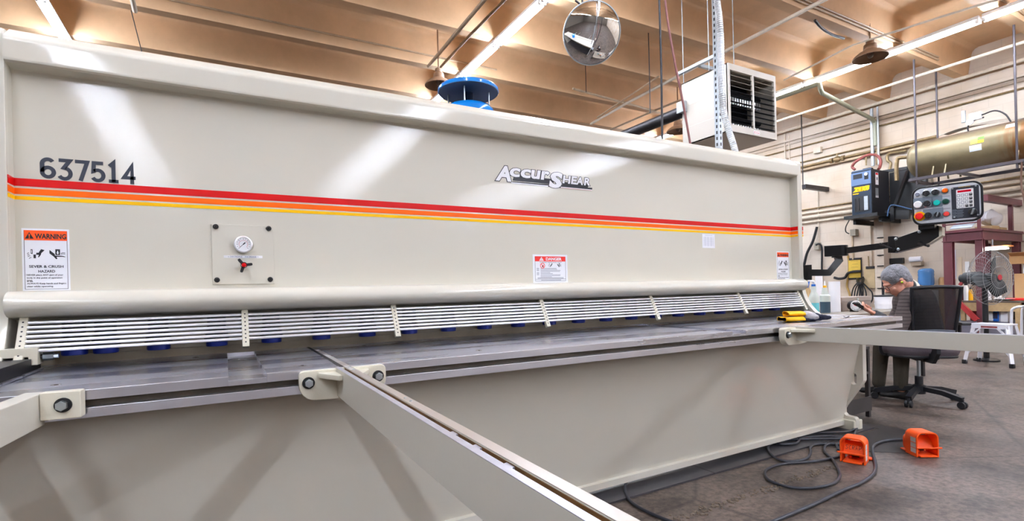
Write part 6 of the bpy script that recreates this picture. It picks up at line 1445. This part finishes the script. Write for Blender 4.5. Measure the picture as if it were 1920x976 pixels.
for s_ in (-1, 1):
    ball(bm, hp(.103, s_*.011, -.054), .0085, (1, 1, .8), HB)
    ball(bm, hp(-.008, s_*.079, -.022), .030, (.62, .28, 1.05), HB)   # ear
    ball(bm, hp(.066, s_*.038, -.048), .022, (.8, .9, .7), HB)
ball(bm, hp(.084, 0, -.078), .016, (.7, 1.5, .5), HB); ball(bm, hp(.082, 0, -.090), .015, (.7, 1.4, .5), HB)   # lips
chain(bm, [hp(-.035, 0, -.06), nek+Vector((0, 0, .02)), nek-Vector((0, 0, .03))], [.058, .062, .066])
# trunk, arms and legs under the clothes, so the body is one surface
chain(bm, [nek, che, sp1, pel], [.07, .135, .125, .13]); chain(bm, [shF, che, shN], [.06, .12, .06])
chain(bm, [shN, elN, wrN], [.05, .04, .028]); chain(bm, [shF, elF, wrF], [.05, .04, .028])
chain(bm, [hpN, knN, anN], [.075, .055, .04]); chain(bm, [hpF, knF, anF], [.075, .055, .04])
# hands: palm, four fingers curled round the phone, thumb
def hand(wr, aim, palmn, s_, curl):
    aim = aim.normalized(); side = palmn.cross(aim).normalized(); nn_ = aim.cross(side)
    pc = wr+aim*.055
    for k in range(5): ball(bm, wr+aim*(.022+.016*k), .03, (1, .95, .52), Matrix((aim, side, palmn)).transposed())
    for k, (off, ln) in enumerate(((-.030, .068), (-.010, .076), (.010, .072), (.029, .058))):
        b0 = wr+aim*.092+side*off; p = [b0]; d = aim.copy(); ax_ = side
        for q, (l_, an) in enumerate(((.42, curl*.6), (.32, curl), (.26, curl*.8))):
            d = Matrix.Rotation(an*s_, 3, ax_) @ d; p.append(p[-1]+d*ln*l_)
        chain(bm, p, [.0105, .0095, .0088, .0078], 10)
    tb = wr+aim*.03-side*.028; d = (aim*.75-side*.45+palmn*.35).normalized()
    chain(bm, [tb, tb+d*.035, tb+d*.035+(aim*.9+palmn*.3).normalized()*.028], [.0125, .011, .0085], 10)
phone_c = P_(1616, 575.5, 4.33)
aimN = (phone_c-wrN); pn = Vector((0, 0, 1)).cross(Vector((0, 0, 1))) if False else (Vector((0, 0, 1))*.75 + _R*.45 - _F*.1).normalized()
aimN = aimN.normalized(); pnN = (pn-aimN*pn.dot(aimN)).normalized()
hand(wrN, aimN, pnN, -1, .45)
aimF = (phone_c+_R*.01+_F*.02-wrF).normalized(); pnF = (pn-aimF*pn.dot(aimF)).normalized(); hand(wrF, aimF, pnF, -1, .4)
melt(bm, 'body', M_SKIN, .0042, 3)
# hair cap with sideburns, cut short
bm = bmesh.new(); ball(bm, hp(-.016, 0, .030), .104, (1.02, .80, .92), HB)
for v in bm.verts: pass
ball(bm, hp(-.06, 0, -.012), .072, (.75, .98, 1.0), HB); ball(bm, hp(-.075, 0, -.045), .05, (.6, 1.1, .8), HB)
for s_ in (-1, 1): ball(bm, hp(.012, s_*.066, .012), .03, (.8, .5, 1.2), HB)
# cut away the face side
cut = [v for v in bm.verts if ((v.co-HCN).dot(fwd) > .076+.30*((v.co-HCN).dot(hup)-.02) and (v.co-HCN).dot(hup) < .075) or ((v.co-HCN).dot(fwd) > -.02 and (v.co-HCN).dot(hup) < -.015)]
bmesh.ops.delete(bm, geom=cut, context='VERTS'); bmesh.ops.holes_fill(bm, edges=bm.edges)
hr = melt(bm, 'hair', M_HAIR, .0045, 2)
tx = bpy.data.textures.new('hair_tufts', 'CLOUDS'); tx.noise_scale = .012
md = hr.modifiers.new('d', 'DISPLACE'); md.texture = tx; md.strength = .007; md.mid_level = .4
# pullover: torso and sleeves
bm = bmesh.new()
chain(bm, [nek-Vector((0, 0, .035)), che, sp1, pel+Vector((0, 0, .02))], [.085, .158, .152, .16]); chain(bm, [shF, che+Vector((0, 0, .01)), shN], [.078, .14, .078]); chain(bm, [shN, nek-Vector((0, 0, .05)), shF], [.075, .095, .075])
chain(bm, [shN, elN, wrN.lerp(elN, .12)], [.072, .056, .04]); chain(bm, [shF, elF, wrF.lerp(elF, .12)], [.072, .056, .04])
sw = melt(bm, 'pullover', M_SWEAT, .008, 14)
tx = bpy.data.textures.new('quilt', 'WOOD'); tx.wood_type = 'BANDS'; tx.noise_basis_2 = 'SIN'
bm = bmesh.new(); chain(bm, [wrN.lerp(elN, .22), wrN.lerp(elN, .05)], [.044, .040]); chain(bm, [wrF.lerp(elF, .22), wrF.lerp(elF, .05)], [.044, .040]); melt(bm, 'cuffs', M_BLACKP, .005, 2)
# collars: black inner, white outer
nd = (hp(-.035, 0, -.06)-nek).normalized()
def collar(c, r, h, m, name, tilt):
    mb = MB(); q = tilt.normalized().to_track_quat('Z', 'Y').to_matrix()
    mb.grid(lambda u, v: c + q @ Vector((math.cos(2*PI*u)*(r-.012*v), math.sin(2*PI*u)*(r-.012*v), h*(v-.5))), 28, 5, None, True)
    o = mb.build(name, m, MAN); s = o.modifiers.new('s', 'SOLIDIFY'); s.thickness = .008
collar(nek+nd*.045, .074, .045, M_BLACKP, 'inner_collar', nd); collar(nek+nd*.012, .092, .05, mat('white fleece collar', (228, 222, 208), .9), 'white_collar', nd)
# trousers and shoes
bm = bmesh.new(); chain(bm, [hpN, knN, anN+Vector((0, 0, .02))], [.09, .064, .052]); chain(bm, [hpF, knF, anF+Vector((0, 0, .02))], [.09, .064, .052]); chain(bm, [hpN, pel, hpF], [.1, .14, .1]); melt(bm, 'trousers', M_TROU, .008, 5)
for an in (anN, anF):
    bm = bmesh.new(); base = Vector((an.x, an.y, .045)); ball(bm, base-fx*.03, .048, (1.1, .85, .95), Matrix((fx, Vector((-fx.y, fx.x, 0)), Vector((0, 0, 1)))).transposed()); 
    for k in range(5): ball(bm, base+fx*(.03*k), .046, (1, .92-.04*k*.3, .9-.09*k), Matrix((fx, Vector((-fx.y, fx.x, 0)), Vector((0, 0, 1)))).transposed())
    for v in bm.verts: v.co.z = max(v.co.z, .002)
    melt(bm, 'shoe', M_SHOE, .006, 4)
# glasses and ear plug
gm = MB()
for s_ in (-1, 1):
    c = hp(.104, s_*.034, -.022)
    gm.tube([c+lat*.026*math.cos(2*PI*k/20)+hup*.019*math.sin(2*PI*k/20) for k in range(20)], .0028, 6, None, 0, True)
    gm.tube([hp(.103, s_*.058, -.014), hp(.05, s_*.080, -.010), hp(-.01, s_*.083, -.006), hp(-.03, s_*.080, -.024)], .003, 6, None, 4)
gm.tube([hp(.106, -.008, -.02), hp(.109, 0, -.018), hp(.106, .008, -.02)], .0028, 6)
gm.build('glasses', mat('dark red spectacle frame', (72, 34, 32), .35), MAN)
side_n = 1 if lat.dot(-_F) > 0 else -1
for s_ in (-1, 1): MB().sph(hp(.004, s_*.088, -.024), .0085).build('ear_plug', mat('lime ear plug', (176, 232, 30), .5), MAN)
# phone in his hands
ph = thing('smartphone', 'black smartphone held in both hands by the seated man', 'phone', tuple(PO+phone_c))
upv = (P_(1608, 570.5, 4.33)-P_(1626, 581, 4.33)).normalized(); rt = _F.copy(); rt = (rt-upv*rt.dot(upv)).normalized()
Fp = frame((0, 0, 0), rt, upv)
MB().prism(rrect(-.036, -.073, .036, .073, .009, 4), -.004, .004, 'Z', bev=.0015).build('body', M_BLACKP, ph, M=Fp); MB().prism(rrect(-.033, -.068, .033, .068, .006, 3), .004 if (Fp.to_3x3() @ Vector((0, 0, 1))).z > 0 else -.0044, .0044 if (Fp.to_3x3() @ Vector((0, 0, 1))).z > 0 else -.004, 'Z').build('screen', mat('phone screen', (120, 130, 140), .1, emit=(150, 160, 170), estr=.3), ph, M=Fp)
